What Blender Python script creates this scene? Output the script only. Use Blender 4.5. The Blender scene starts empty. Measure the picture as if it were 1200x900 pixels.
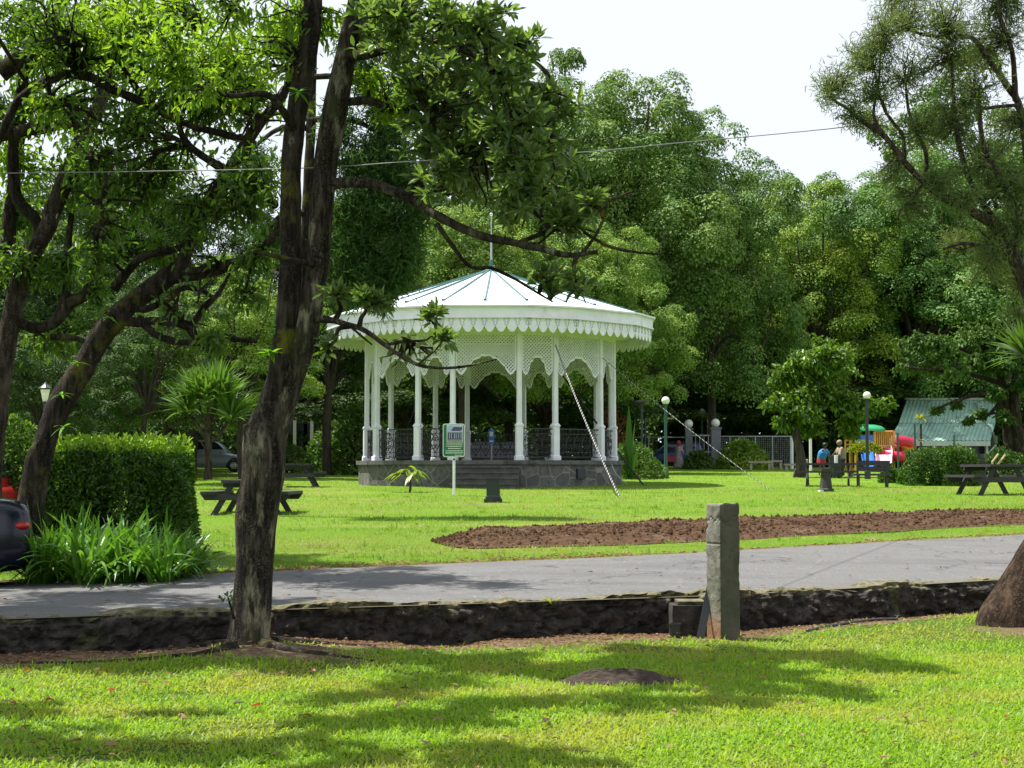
import bpy, math
import numpy as np
rng = np.random.default_rng(11)
PI = math.pi
sc = bpy.context.scene
COL = sc.collection

# ------------------------------------------------------------------ camera
F, PITCH, CAMZ = 1800.0, math.atan(102/1800), 1.5
def at(px, py, d):
    """photo pixel + distance along +Y -> world point"""
    x = (px-600)/F; v = (450-py)/F
    dy = math.cos(PITCH)-v*math.sin(PITCH); dz = math.sin(PITCH)+v*math.cos(PITCH)
    return np.array([x/dy*d, d, CAMZ+dz/dy*d])

# ------------------------------------------------------------------ noise / terrain
def _h(ix, iy, iz):
    n = (ix*374761393+iy*668265263+iz*2147483647+1013) & 0x7fffffff
    n = ((n ^ (n >> 13))*1274126177) & 0x7fffffff
    return ((n ^ (n >> 16)) & 0xffff)/65535.0
def vnoise(p, s=1.0):
    p = np.asarray(p, float)*s
    i = np.floor(p).astype(np.int64); f = p-i; f = f*f*(3-2*f)
    r = 0
    for dx in (0, 1):
        for dy in (0, 1):
            for dz in (0, 1):
                w = (f[..., 0] if dx else 1-f[..., 0])*(f[..., 1] if dy else 1-f[..., 1])*(f[..., 2] if dz else 1-f[..., 2])
                r = r+w*_h(i[..., 0]+dx, i[..., 1]+dy, i[..., 2]+dz)
    return r*2-1
def fbm(p, s=1.0, o=3):
    return sum(vnoise(p, s*2**k)/2**k for k in range(o))
WX = [-60, -9, -4.13, -2.2, 0, 2.04, 5.13, 12, 60]
WY = [-6, 10.4, 12.4, 13.2, 14.0, 14.78, 16.75, 20.8, 44]
def ywall(x): return np.interp(x, WX, WY)
ROADW = 4.65
def zpark(x, y):
    x = np.asarray(x, float); y = np.asarray(y, float)
    s = np.maximum((y-ywall(x))*.919, 0)
    se = np.where(s < 30, s, 30+(s-30)*.7); se = np.where(se < 90, se, 90+(se-90)*.3)
    dec = np.clip(1-.7*(s-5)/25, .3, 1)
    z = .3+.0245*se+.0047*np.clip(x, -14, 14)*np.minimum(s, 5)*dec
    z = z-.28*np.exp(-((x+9)**2+(y-20.5)**2)/9)
    return z
def zfore(x, y):
    x = np.asarray(x, float); y = np.asarray(y, float)
    t = ywall(x)-y
    z = (-.03+.07*vnoise(np.stack([x, y, 0*x+4], -1), 1.7))*np.exp(-(t/.4)**2)
    z = z+.10*np.exp(-((x+2.15)**2+(y-12.5)**2)/.9)+.07*np.exp(-((x-5.1)**2+(y-14.8)**2)/1.2)
    p = np.stack([x, y, 0*x], -1)
    return z+.03*vnoise(p, .8)
def terr(x, y):
    return np.where(np.asarray(y) > ywall(x), zpark(x, y), zfore(x, y))
def ground_at(px, py, lo=6, hi=140):
    """where the view ray of a photo pixel meets the terrain"""
    d = np.linspace(lo, hi, 8000)
    a = at(px, py, 1.0); r = a-np.array([0, 0, CAMZ])
    z = CAMZ+r[2]*d; x = r[0]*d
    k = np.argmax(z <= terr(x, d))
    return np.array([x[k], d[k], float(terr(x[k], d[k]))])
def gx(px, d):
    x = (px-600)/F*d
    return np.array([x, d, float(terr(x, d))])

# ------------------------------------------------------------------ mesh building
def unit(v): 
    v = np.asarray(v, float); return v/np.maximum(np.linalg.norm(v, axis=-1, keepdims=True), 1e-9)
class MB:
    def __init__(s): s.v = []; s.f = []; s.m = []; s.n = 0
    def add(s, v, f, m=0):
        v = np.asarray(v, float).reshape(-1, 3); f = np.asarray(f, np.int64)
        s.v.append(v); s.f.append(f+s.n); s.m.append(m); s.n += len(v); return s
    def polys(s, v, faces, m=0):
        v = np.asarray(v, float); base = s.n; s.v.append(v); s.n += len(v)
        for f in faces: s.f.append(np.array([f])+base); s.m.append(m)
        return s
    def box(s, c, size, rz=0, m=0, tilt=None):
        hx, hy, hz = [k/2 for k in size]
        v = np.array([[x, y, z] for x in (-hx, hx) for y in (-hy, hy) for z in (-hz, hz)])
        if tilt is not None: v = v @ rot(*tilt).T
        v = v @ rot('z', rz).T+np.asarray(c, float)
        return s.add(v, [[0, 1, 3, 2], [4, 6, 7, 5], [0, 4, 5, 1], [2, 3, 7, 6], [0, 2, 6, 4], [1, 5, 7, 3]], m)
    def beam(s, a, b, w, h, m=0):
        a = np.asarray(a, float); b = np.asarray(b, float); d = unit(b-a)
        up = np.array([0, 0, 1.]) if abs(d[2]) < .9 else np.array([0, 1., 0])
        r = unit(np.cross(d, up)); u = np.cross(r, d)
        v = [p+r*i*w/2+u*j*h/2 for p in (a, b) for i, j in ((-1, -1), (1, -1), (1, 1), (-1, 1))]
        return s.add(v, [[0, 3, 2, 1], [4, 5, 6, 7], [0, 1, 5, 4], [1, 2, 6, 5], [2, 3, 7, 6], [3, 0, 4, 7]], m)
    def tube(s, path, rad, sides=8, m=0, rough=0, rs=3.0, cap=True):
        path = np.asarray(path, float); n = len(path)
        rad = np.broadcast_to(np.asarray(rad, float), (n,))
        t = unit(np.gradient(path, axis=0)); ref = np.array([0, 0, 1.]) if abs(t[0][2]) < .9 else np.array([1., 0, 0])
        u = unit(np.cross(t[0], ref)); U = [u]
        for k in range(1, n):
            u = unit(u-t[k]*np.dot(u, t[k])); U.append(u)
        U = np.array(U); W = np.cross(t, U); a = np.arange(sides)/sides*2*PI
        ring = U[:, None]*np.cos(a)[None, :, None]+W[:, None]*np.sin(a)[None, :, None]
        R = rad[:, None]*np.ones((1, sides))
        if rough:
            R = R*(1+rough*fbm(path[:, None]*.6+ring*rad[:, None, None]*1.0, rs/ max(rad.max(), .02)*.35))
        v = (path[:, None]+ring*R[..., None]).reshape(-1, 3)
        i = np.arange(n-1)[:, None]*sides; j = np.arange(sides)[None]; k = (j+1) % sides
        f = np.stack([i+j, i+k, i+k+sides, i+j+sides], -1).reshape(-1, 4)
        b = s.n; s.add(v, f, m)
        if cap:
            s.f.append(np.array([list(range(b+sides-1, b-1, -1))])); s.m.append(m)
            s.f.append(np.array([list(range(b+(n-1)*sides, b+n*sides))])); s.m.append(m)
        return s
    def lathe(s, prof, c=(0, 0, 0), sides=16, m=0, axis='z'):
        a = np.arange(sides)/sides*2*PI; p = np.asarray(prof, float)
        v = np.stack([p[:, 0, None]*np.cos(a), p[:, 0, None]*np.sin(a), p[:, 1, None]+0*a], -1).reshape(-1, 3)
        if axis == 'y': v = v[:, [0, 2, 1]]
        if axis == 'x': v = v[:, [2, 0, 1]]
        n = len(p); i = np.arange(n-1)[:, None]*sides; j = np.arange(sides)[None]; k = (j+1) % sides
        return s.add(v+np.asarray(c, float), np.stack([i+j, i+k, i+k+sides, i+j+sides], -1).reshape(-1, 4), m)
    def ball(s, c, r, m=0, sides=16):
        a = np.linspace(-PI/2, PI/2, sides//2+1); r = np.broadcast_to(np.asarray(r, float), (3,))
        q = MB(); q.lathe(np.stack([np.cos(a)+1e-4, np.sin(a)], -1), sides=sides)
        return s.add(q.v[0]*r+np.asarray(c, float), q.f[0], m)
    def grid(s, P, m=0, flip=False):
        a, b = P.shape[:2]
        i = np.arange(a-1)[:, None]*b; j = np.arange(b-1)[None]
        q = [i+j, i+j+1, i+j+1+b, i+j+b]
        if flip: q = q[::-1]
        return s.add(P.reshape(-1, 3), np.stack(q, -1).reshape(-1, 4), m)
    def leaves(s, B, D, N, L, W, fold=.22, m=0, hexa=True, curl=.12):
        B = np.asarray(B); n = len(B); D = unit(D); N = unit(N-D*np.sum(N*D, -1, keepdims=True)); S = np.cross(D, N)
        L = np.broadcast_to(L, (n,))[:, None]; W = np.broadcast_to(W, (n,))[:, None]
        tip = B+D*L-N*L*curl
        if hexa:
            v = np.stack([B, B+D*L*.32+S*W*.5+N*W*fold, B+D*L*.7+S*W*.4+N*(W*fold-L*curl*.5), tip, B+D*L*.7-S*W*.4+N*(W*fold-L*curl*.5), B+D*L*.32-S*W*.5+N*W*fold], 1)
            f = np.array([[0, 1, 2, 3], [3, 4, 5, 0]])[None]+np.arange(n)[:, None, None]*6
            return s.add(v.reshape(-1, 3), f.reshape(-1, 4), m)
        v = np.stack([B, B+D*L*.45+S*W*.5, tip, B+D*L*.45-S*W*.5], 1)
        return s.add(v.reshape(-1, 3), np.arange(n*4).reshape(-1, 4), m)
    def strips(s, B, D, L, W, droop, seg=5, m=0):
        B = np.asarray(B, float); n = len(B); D = unit(D); L = np.broadcast_to(L, (n,)); W = np.broadcast_to(W, (n,)); droop = np.broadcast_to(droop, (n,))
        up = np.array([0, 0, 1.]); S = unit(np.cross(D, up)+rng.normal(0, .12, (n, 3)))
        t = np.linspace(0, 1, seg+1)
        P = B[:, None]+D[:, None]*(L[:, None]*t)[..., None]; P[..., 2] -= (droop*L)[:, None]*t**2
        w = np.where(t < .3, .75+.25*t/.3, np.maximum(1-((t-.3)/.7)**2.0, .03))
        v = np.stack([P-S[:, None]*(W[:, None]*w*.5)[..., None], P+S[:, None]*(W[:, None]*w*.5)[..., None]], 2).reshape(-1, 3)
        k = np.arange(seg)*2; f = np.stack([k, k+1, k+3, k+2], -1)[None]+np.arange(n)[:, None, None]*(seg+1)*2
        return s.add(v, f.reshape(-1, 4), m)
    def build(s, name, mats, parent=None, smooth=False):
        V = np.concatenate(s.v); p = parent
        while p is not None: V = V-np.array(p.location); p = p.parent
        me = bpy.data.meshes.new(name)
        fl = np.concatenate([f.reshape(-1) for f in s.f]); cnt = np.concatenate([np.full(len(f), f.shape[1]) for f in s.f])
        mi = np.concatenate([np.full(len(f), m) for f, m in zip(s.f, s.m)])
        me.vertices.add(len(V)); me.vertices.foreach_set('co', V.astype(np.float32).ravel())
        me.loops.add(len(fl)); me.loops.foreach_set('vertex_index', fl.astype(np.int32))
        me.polygons.add(len(cnt)); me.polygons.foreach_set('loop_start', np.concatenate([[0], np.cumsum(cnt)[:-1]]).astype(np.int32))
        me.polygons.foreach_set('material_index', mi.astype(np.int32))
        me.polygons.foreach_set('use_smooth', np.full(len(cnt), bool(smooth)))
        me.update(calc_edges=True); me.validate()
        for mm in (mats if isinstance(mats, (list, tuple)) else [mats]): me.materials.append(mm)
        o = bpy.data.objects.new(name, me); COL.objects.link(o)
        if parent is not None: o.parent = parent
        return o
def rot(ax, a):
    c, s = math.cos(a), math.sin(a)
    return np.array({'x': [[1, 0, 0], [0, c, -s], [0, s, c]], 'y': [[c, 0, s], [0, 1, 0], [-s, 0, c]], 'z': [[c, -s, 0], [s, c, 0], [0, 0, 1]]}[ax])
def spline(pts, n=8):
    """Catmull-Rom through rows (x,y,z,r)"""
    p = np.asarray(pts, float)
    if len(p) < 2: return p
    q = np.vstack([2*p[0]-p[1], p, 2*p[-1]-p[-2]]); out = []
    t = np.linspace(0, 1, n, endpoint=False)[:, None]
    for i in range(1, len(q)-2):
        a, b, c, d = q[i-1], q[i], q[i+1], q[i+2]
        out.append(.5*((2*b)+(-a+c)*t+(2*a-5*b+4*c-d)*t**2+(-a+3*b-3*c+d)*t**3))
    return np.vstack(out+[p[-1:]])
def empty(name, loc=(0, 0, 0)):
    o = bpy.data.objects.new(name, None); COL.objects.link(o); o.location = [float(k) for k in loc]; o.empty_display_size = .3; return o
def tag(o, label=None, cat=None, group=None, kind=None):
    if label: o['label'] = label
    if cat: o['category'] = cat
    if group: o['group'] = group
    if kind: o['kind'] = kind
    return o
def thing(name, loc, label, cat, group=None): return tag(empty(name, loc), label, cat, group)
def kids(o): return [c for c in bpy.data.objects if c.parent == o]
def copy_tree(o, parent=None):
    c = o.copy(); COL.objects.link(c)
    if parent is not None: c.parent = parent
    for k in kids(o): copy_tree(k, c)
    return c

# ------------------------------------------------------------------ materials
def new_mat(name):
    m = bpy.data.materials.new(name); m.use_nodes = True; nt = m.node_tree
    return m, nt, nt.nodes['Principled BSDF'], nt.nodes['Material Output']
def rgba(c): return (c[0], c[1], c[2], 1)
def node(nt, t, **kw):
    n = nt.nodes.new(t)
    for k, v in kw.items():
        if k in n.inputs: n.inputs[k].default_value = v
        else: setattr(n, k, v)
    return n
def mixc(nt, fac, a, b, blend='MIX'):
    n = nt.nodes.new('ShaderNodeMix'); n.data_type = 'RGBA'; n.blend_type = blend
    for sock, val in ((n.inputs[0], fac), (n.inputs[6], a), (n.inputs[7], b)):
        if isinstance(val, bpy.types.NodeSocket): nt.links.new(val, sock)
        elif isinstance(val, (int, float)): sock.default_value = val
        else: sock.default_value = rgba(val)
    return n.outputs[2]
def ramp(nt, src, lo, hi):
    n = nt.nodes.new('ShaderNodeMapRange'); n.inputs[1].default_value = lo; n.inputs[2].default_value = hi; n.interpolation_type = 'SMOOTHSTEP'
    nt.links.new(src, n.inputs[0]); return n.outputs[0]
def coords(nt, scale=(1, 1, 1), space='Object'):
    tc = nt.nodes.new('ShaderNodeTexCoord'); mp = nt.nodes.new('ShaderNodeMapping'); mp.inputs['Scale'].default_value = scale
    nt.links.new(tc.outputs[space], mp.inputs[0]); return mp.outputs[0]
def noise(nt, vec, scale, detail=4, rough=.55):
    n = node(nt, 'ShaderNodeTexNoise', Scale=scale, Detail=detail, Roughness=rough); nt.links.new(vec, n.inputs['Vector']); return n.outputs['Fac']
def bump(nt, bs, h, strength, dist=.02):
    b = node(nt, 'ShaderNodeBump', Strength=strength, Distance=dist); nt.links.new(h, b.inputs['Height']); nt.links.new(b.outputs[0], bs.inputs['Normal'])
def mat(name, c1, c2=None, scale=6, rough=.7, bmp=.3, bdist=.01, stretch=(1, 1, 1), stain=None, stain_scale=1.3, stain_lo=.52, stain_hi=.68, metal=0, spec=None, bscale=None):
    m, nt, bs, out = new_mat(name); v = coords(nt, stretch)
    if c2 is None: c2 = tuple(k*.8 for k in c1)
    nz = noise(nt, v, scale, 6); c = mixc(nt, ramp(nt, nz, .32, .68), c1, c2)
    if stain: c = mixc(nt, ramp(nt, noise(nt, coords(nt), stain_scale, 5, .65), stain_lo, stain_hi), c, stain)
    nt.links.new(c, bs.inputs['Base Color']); bs.inputs['Roughness'].default_value = rough; bs.inputs['Metallic'].default_value = metal
    if spec is not None: bs.inputs['Specular IOR Level'].default_value = spec
    if bmp: bump(nt, bs, noise(nt, v, bscale or scale*3, 6, .7), bmp, bdist)
    return m
def leafmat(name, c1, c2, trans=.35, rough=.5, patch=None, patch_scale=.5, tcol=1.5, spec=.35):
    m, nt, bs, out = new_mat(name)
    g = nt.nodes.new('ShaderNodeNewGeometry'); oi = nt.nodes.new('ShaderNodeObjectInfo')
    c = mixc(nt, g.outputs['Random Per Island'], c1, c2)
    if patch: c = mixc(nt, ramp(nt, noise(nt, coords(nt), patch_scale, 3), .42, .66), c, patch)
    c = mixc(nt, 1.0, c, oi.outputs['Color'], 'MULTIPLY')
    nt.links.new(c, bs.inputs['Base Color']); bs.inputs['Roughness'].default_value = rough; bs.inputs['Specular IOR Level'].default_value = spec
    tr = nt.nodes.new('ShaderNodeBsdfTranslucent')
    nt.links.new(mixc(nt, 1.0, c, (tcol*1.15, tcol*1.1, tcol*.5), 'MULTIPLY'), tr.inputs[0])
    mx = nt.nodes.new('ShaderNodeMixShader'); mx.inputs[0].default_value = trans
    nt.links.new(bs.outputs[0], mx.inputs[1]); nt.links.new(tr.outputs[0], mx.inputs[2]); nt.links.new(mx.outputs[0], out.inputs[0])
    return m
def bark(name, c1, c2, lichen=None, llo=.55, lhi=.68, moss=None, sc_=(9, 9, 1.6)):
    m, nt, bs, out = new_mat(name); v = coords(nt, sc_); w = coords(nt)
    n1 = noise(nt, v, 2.2, 8, .68); c = mixc(nt, ramp(nt, n1, .35, .62), c1, c2)
    wv = nt.nodes.new('ShaderNodeMix'); wv.data_type = 'VECTOR'; wv.inputs[0].default_value = .16; nt.links.new(coords(nt, (36, 36, 6)), wv.inputs[4])
    nn = nt.nodes.new('ShaderNodeTexNoise'); nn.inputs['Scale'].default_value = 14; nn.inputs['Detail'].default_value = 4; nt.links.new(w, nn.inputs['Vector'])
    vm = nt.nodes.new('ShaderNodeVectorMath'); vm.operation = 'SCALE'; vm.inputs[3].default_value = 40; nt.links.new(nn.outputs['Color'], vm.inputs[0]); nt.links.new(vm.outputs[0], wv.inputs[5])
    vo = nt.nodes.new('ShaderNodeTexVoronoi'); vo.feature = 'DISTANCE_TO_EDGE'; vo.inputs['Scale'].default_value = 1.0; nt.links.new(wv.outputs[1], vo.inputs['Vector'])
    fr = nt.nodes.new('ShaderNodeMapRange'); fr.inputs[1].default_value = 0; fr.inputs[2].default_value = .22; nt.links.new(vo.outputs['Distance'], fr.inputs[0])
    mk = nt.nodes.new('ShaderNodeMath'); mk.operation = 'MAXIMUM'; nt.links.new(fr.outputs[0], mk.inputs[0]); nt.links.new(ramp(nt, noise(nt, coords(nt, (7, 7, 2.5)), 1.0, 5, .7), .38, .60), mk.inputs[1]); fis = mk.outputs[0]; c = mixc(nt, fis, tuple(k*.45 for k in c1), c)
    if lichen:
        c = mixc(nt, ramp(nt, noise(nt, coords(nt, (1, 1, .28)), 7.5, 7, .74), llo, lhi), c, lichen)
    if moss: c = mixc(nt, ramp(nt, noise(nt, w, 2.3, 5, .6), .54, .7), c, moss)
    nt.links.new(c, bs.inputs['Base Color']); bs.inputs['Roughness'].default_value = .95; bs.inputs['Specular IOR Level'].default_value = .15
    ad = nt.nodes.new('ShaderNodeMath'); ad.operation = 'MULTIPLY_ADD'; ad.inputs[1].default_value = .5; nt.links.new(fis, ad.inputs[0]); nt.links.new(n1, ad.inputs[2])
    bump(nt, bs, ad.outputs[0], 1.0, .025); return m
def flat(name, c, rough=.5, metal=0, emit=0):
    return mat(name, c, tuple(k*.88 for k in c), 9, rough, .08, metal=metal)

M = {}
M['bark'] = bark('bark_front', (.016, .013, .010), (.085, .072, .053), (.24, .22, .15), .51, .66, (.05, .055, .02))
M['bark_dark'] = bark('bark_dark', (.016, .013, .010), (.06, .048, .036), (.17, .155, .12), .60, .72, (.11, .11, .014))
M['bark_bg'] = mat('bark_bg', (.03, .024, .018), (.075, .06, .045), 3, .95, .5, .03, (3, 3, .6))
M['bark_red'] = bark('bark_brown', (.028, .018, .012), (.085, .055, .034), (.17, .14, .10), .64, .76)
M['bark_stump'] = mat('root_wood', (.11, .072, .05), (.032, .022, .016), 9, .95, 1.0, .03, (2, 9, 9), stain=(.05, .055, .02), stain_scale=5, stain_lo=.6, stain_hi=.75)
M['bark_grey'] = bark('bark_grey', (.035, .028, .022), (.11, .085, .065), (.3, .26, .2), .6, .72)
M['leaf_front'] = leafmat('leaf_front', (.045, .095, .024), (.13, .20, .062), .42, .34, tcol=1.8, spec=.6)
M['leaf_left'] = leafmat('leaf_left', (.032, .082, .012), (.105, .19, .026), .45, .42, tcol=1.7)
M['leaf_bright'] = leafmat('leaf_bright', (.09, .19, .014), (.18, .29, .028), .5, .42, tcol=1.7)
M['leaf_bg'] = leafmat('leaf_bg', (.052, .115, .018), (.125, .215, .048), .15, .6, (.165, .25, .055), .32, spec=.2)
M['leaf_conifer'] = leafmat('leaf_conifer', (.026, .070, .016), (.070, .145, .034), .35, .6, spec=.2)
M['leaf_casuarina'] = leafmat('leaf_casuarina', (.07, .115, .04), (.15, .20, .085), .42, .6, spec=.15)
M['leaf_hedge'] = leafmat('leaf_hedge', (.020, .060, .008), (.07, .150, .014), .25, .45, spec=.4)
M['leaf_strap'] = leafmat('leaf_strap', (.045, .130, .012), (.10, .23, .028), .35, .35, spec=.35)
M['leaf_pandan'] = leafmat('leaf_pandan', (.035, .085, .018), (.085, .16, .035), .28, .35, spec=.5)
M['leaf_yellow'] = leafmat('leaf_yellow', (.16, .22, .012), (.30, .30, .03), .4, .4)
M['leaf_red'] = leafmat('leaf_red', (.20, .02, .015), (.30, .06, .02), .3, .5)
M['leaf_brown'] = leafmat('leaf_brown', (.13, .07, .04), (.28, .17, .10), .2, .7)
M['leaf_black'] = leafmat('leaf_black', (.03, .02, .014), (.07, .04, .03), .1, .7)
M['grass_fore'] = leafmat('grass_fore', (.125, .26, .010), (.25, .375, .032), .45, .5, (.26, .31, .045), .9, spec=.3)
M['grass_park'] = leafmat('grass_park', (.085, .185, .014), (.165, .275, .026), .35, .55, (.22, .255, .065), .3, spec=.25)
M['grass_dry'] = leafmat('grass_dry', (.22, .19, .09), (.34, .29, .15), .3, .7)
WHITE = (.79, .78, .86)
M['white'] = mat('white_paint', WHITE, (.69, .69, .76), 2.2, .55, .2, .006, stain=(.50, .50, .44), stain_scale=2.6, stain_lo=.56, stain_hi=.82)
M['white_groove'] = mat('fret_groove', (.30, .33, .34), (.24, .27, .28), 8, .8, 0)
M['roof_white'] = mat('roof_paint', (.82, .83, .83), (.76, .78, .78), 1.5, .5, .15, .01, stain=(.45, .48, .47), stain_scale=1.6, stain_lo=.58, stain_hi=.9)
M['teal'] = flat('teal_rib', (.035, .125, .125), .45)
M['iron'] = flat('black_iron', (.018, .020, .022), .5)
M['deck'] = mat('deck_concrete', (.20, .19, .17), (.14, .13, .12), 3, .9)
M['ceiling'] = mat('ceiling_board', (.70, .72, .66), (.62, .64, .58), 2, .7, .1)
M['concrete_dark'] = mat('concrete_dark', (.055, .053, .05), (.03, .03, .028), 5, .95, .6, .01)
M['green_black'] = flat('dark_green_metal', (.020, .032, .030), .4)
M['table_wood'] = mat('table_wood', (.040, .038, .042), (.024, .023, .026), 5, .7, .3, .004, (1, 6, 6))
M['bench_pale'] = mat('bench_pale', (.42, .36, .26), (.3, .26, .2), 5, .8)
M['globe'] = flat('lamp_globe', (.86, .84, .78), .3)
M['lamp_green'] = flat('lamp_green', (.03, .09, .075), .45)
M['pillar'] = mat('pillar_grey', (.19, .20, .22), (.14, .15, .165), 4, .9)
M['galv'] = flat('galvanised', (.42, .44, .45), .45, .4)
M['white_post'] = flat('white_post', (.78, .79, .8), .5)
M['sign_green'] = flat('sign_green', (.012, .17, .085), .4)
M['sign_white'] = flat('sign_white', (.75, .80, .76), .5)
M['sky_print'] = flat('print_sky', (.42, .50, .68), .5)
M['violet_print'] = flat('print_violet', (.09, .07, .16), .5)
M['dark_print'] = flat('print_dark', (.03, .03, .07), .5)
M['earth_print'] = flat('print_earth', (.28, .24, .26), .5)
M['glass'] = flat('car_glass', (.015, .018, .022), .08)
M['tyre'] = flat('tyre', (.015, .015, .016), .85)
M['rim'] = flat('rim', (.42, .43, .45), .35, .7)
M['red_light'] = flat('tail_light', (.38, .015, .012), .2)
M['clear_light'] = flat('clear_light', (.65, .66, .66), .15)
M['car_silver'] = flat('car_silver', (.22, .25, .29), .28, .35)
M['car_navy'] = flat('car_navy', (.006, .008, .018), .14)
M['car_blue'] = flat('car_blue', (.018, .045, .15), .2)
M['car_red'] = flat('car_red', (.30, .012, .014), .2)
M['car_black'] = flat('car_black', (.012, .012, .014), .15)
M['plate'] = flat('number_plate', (.6, .55, .2), .5)
M['yellow'] = flat('play_yellow', (.55, .33, .04), .5)
M['play_blue'] = flat('play_blue', (.03, .16, .55), .35)
M['play_red'] = flat('play_red', (.62, .012, .07), .3)
M['play_pink'] = flat('play_pink', (.75, .5, .6), .35)
M['play_green'] = flat('play_green', (.02, .30, .11), .4)
M['skin'] = flat('skin', (.16, .085, .055), .6)
M['hair'] = flat('hair', (.012, .010, .010), .6)
M['cloth_blue'] = flat('cloth_blue', (.03, .22, .58), .8)
M['cloth_red'] = flat('cloth_red', (.36, .03, .035), .8)
M['cloth_beige'] = flat('cloth_beige', (.34, .28, .21), .85)
M['cloth_dark'] = flat('cloth_dark', (.03, .03, .04), .85)
M['cloth_print'] = mat('cloth_print', (.42, .36, .36), (.12, .08, .10), 16, .85, 0)
M['rope_black'] = flat('rope_black', (.02, .02, .022), .8)
M['rope_white'] = flat('rope_white', (.40, .40, .39), .8)
M['hose'] = flat('black_hose', (.018, .02, .022), .4)
M['cable'] = flat('grey_cable', (.17, .17, .17), .6)
M['wood_pale'] = flat('pale_wood', (.45, .36, .2), .8)
M['house_wall'] = mat('house_wall', (.42, .45, .48), (.34, .36, .4), 2, .85, .2)
M['house_dark'] = mat('dark_wall', (.07, .06, .055), (.05, .045, .04), 2, .9, .2)
M['house_window'] = flat('house_window', (.03, .035, .045), .15)
M['beam_pale'] = flat('pale_beam', (.36, .34, .34), .8)

# bandstand plinth: irregular stones with pale joints
def masonry():
    m, nt, bs, out = new_mat('plinth_stone'); v = coords(nt)
    vo = nt.nodes.new('ShaderNodeTexVoronoi'); vo.feature = 'DISTANCE_TO_EDGE'; vo.inputs['Scale'].default_value = 2.3
    nt.links.new(v, vo.inputs['Vector'])
    v2 = nt.nodes.new('ShaderNodeTexVoronoi'); v2.inputs['Scale'].default_value = 2.3; nt.links.new(v, v2.inputs['Vector'])
    sep = nt.nodes.new('ShaderNodeSeparateColor'); nt.links.new(v2.outputs['Color'], sep.inputs[0])
    c = mixc(nt, sep.outputs[0], (.085, .082, .078), (.15, .145, .138))
    c = mixc(nt, ramp(nt, noise(nt, v, 7, 6), .4, .7), c, (.07, .07, .066))
    c = mixc(nt, ramp(nt, vo.outputs['Distance'], .03, .008), c, (.23, .22, .20))
    nt.links.new(c, bs.inputs['Base Color']); bs.inputs['Roughness'].default_value = .9
    bump(nt, bs, noise(nt, v, 18, 6), .5, .02); return m
M['masonry'] = masonry()
M['cap_stone'] = mat('cap_stone', (.13, .128, .122), (.085, .083, .08), 4, .9, .5, .01, stain=(.05, .05, .048))
M['step_stone'] = mat('step_stone', (.115, .108, .098), (.07, .066, .06), 5, .9, .5, .01)

def lawn_mat(name, g1, g2, dirt, dry, near):
    m, nt, bs, out = new_mat(name); v = coords(nt)
    c = mixc(nt, ramp(nt, noise(nt, v, 26, 6, .75), .35, .65), g1, g2)
    c = mixc(nt, ramp(nt, noise(nt, coords(nt, (.6, 1.7, 1)), .35, 5, .6), .46, .66), c, dry)
    if near is not None:   # bare earth patches beside the wall and the road come from a per-point weight
        a = nt.nodes.new('ShaderNodeAttribute'); a.attribute_name = 'bare'
        mm = nt.nodes.new('ShaderNodeMath'); mm.operation = 'ADD'
        nn = nt.nodes.new('ShaderNodeMath'); nn.operation = 'MULTIPLY_ADD'; nn.inputs[1].default_value = 1.3; nn.inputs[2].default_value = -.65
        nt.links.new(noise(nt, v, 3.2, 6, .65), nn.inputs[0]); nt.links.new(nn.outputs[0], mm.inputs[0]); nt.links.new(a.outputs['Fac'], mm.inputs[1])
        d = mixc(nt, ramp(nt, noise(nt, v, 30, 5, .8), .4, .62), dirt, tuple(k*1.9 for k in dirt))
        c = mixc(nt, ramp(nt, mm.outputs[0], .35, .6), c, d)
    nt.links.new(c, bs.inputs['Base Color']); bs.inputs['Roughness'].default_value = .95; bs.inputs['Specular IOR Level'].default_value = .1
    bump(nt, bs, noise(nt, v, 40, 5, .8), 1.0, .04); return m
M['lawn_fore'] = lawn_mat('lawn_fore', (.06, .12, .012), (.10, .17, .02), (.14, .10, .06), (.12, .14, .03), 1)
M['lawn_park'] = lawn_mat('lawn_park', (.085, .185, .010), (.16, .27, .020), (.12, .09, .05), (.19, .24, .045), 1)
M['earth'] = mat('earth', (.05, .045, .02), (.035, .05, .015), 2, 1)
M['soil'] = mat('tilled_soil', (.105, .060, .033), (.048, .028, .016), 14, 1, 1.0, .03, stain=(.135, .085, .055), stain_scale=2.5, spec=.1)
M['path'] = mat('pale_path', (.42, .40, .37), (.36, .34, .3), 3, .9)
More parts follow.
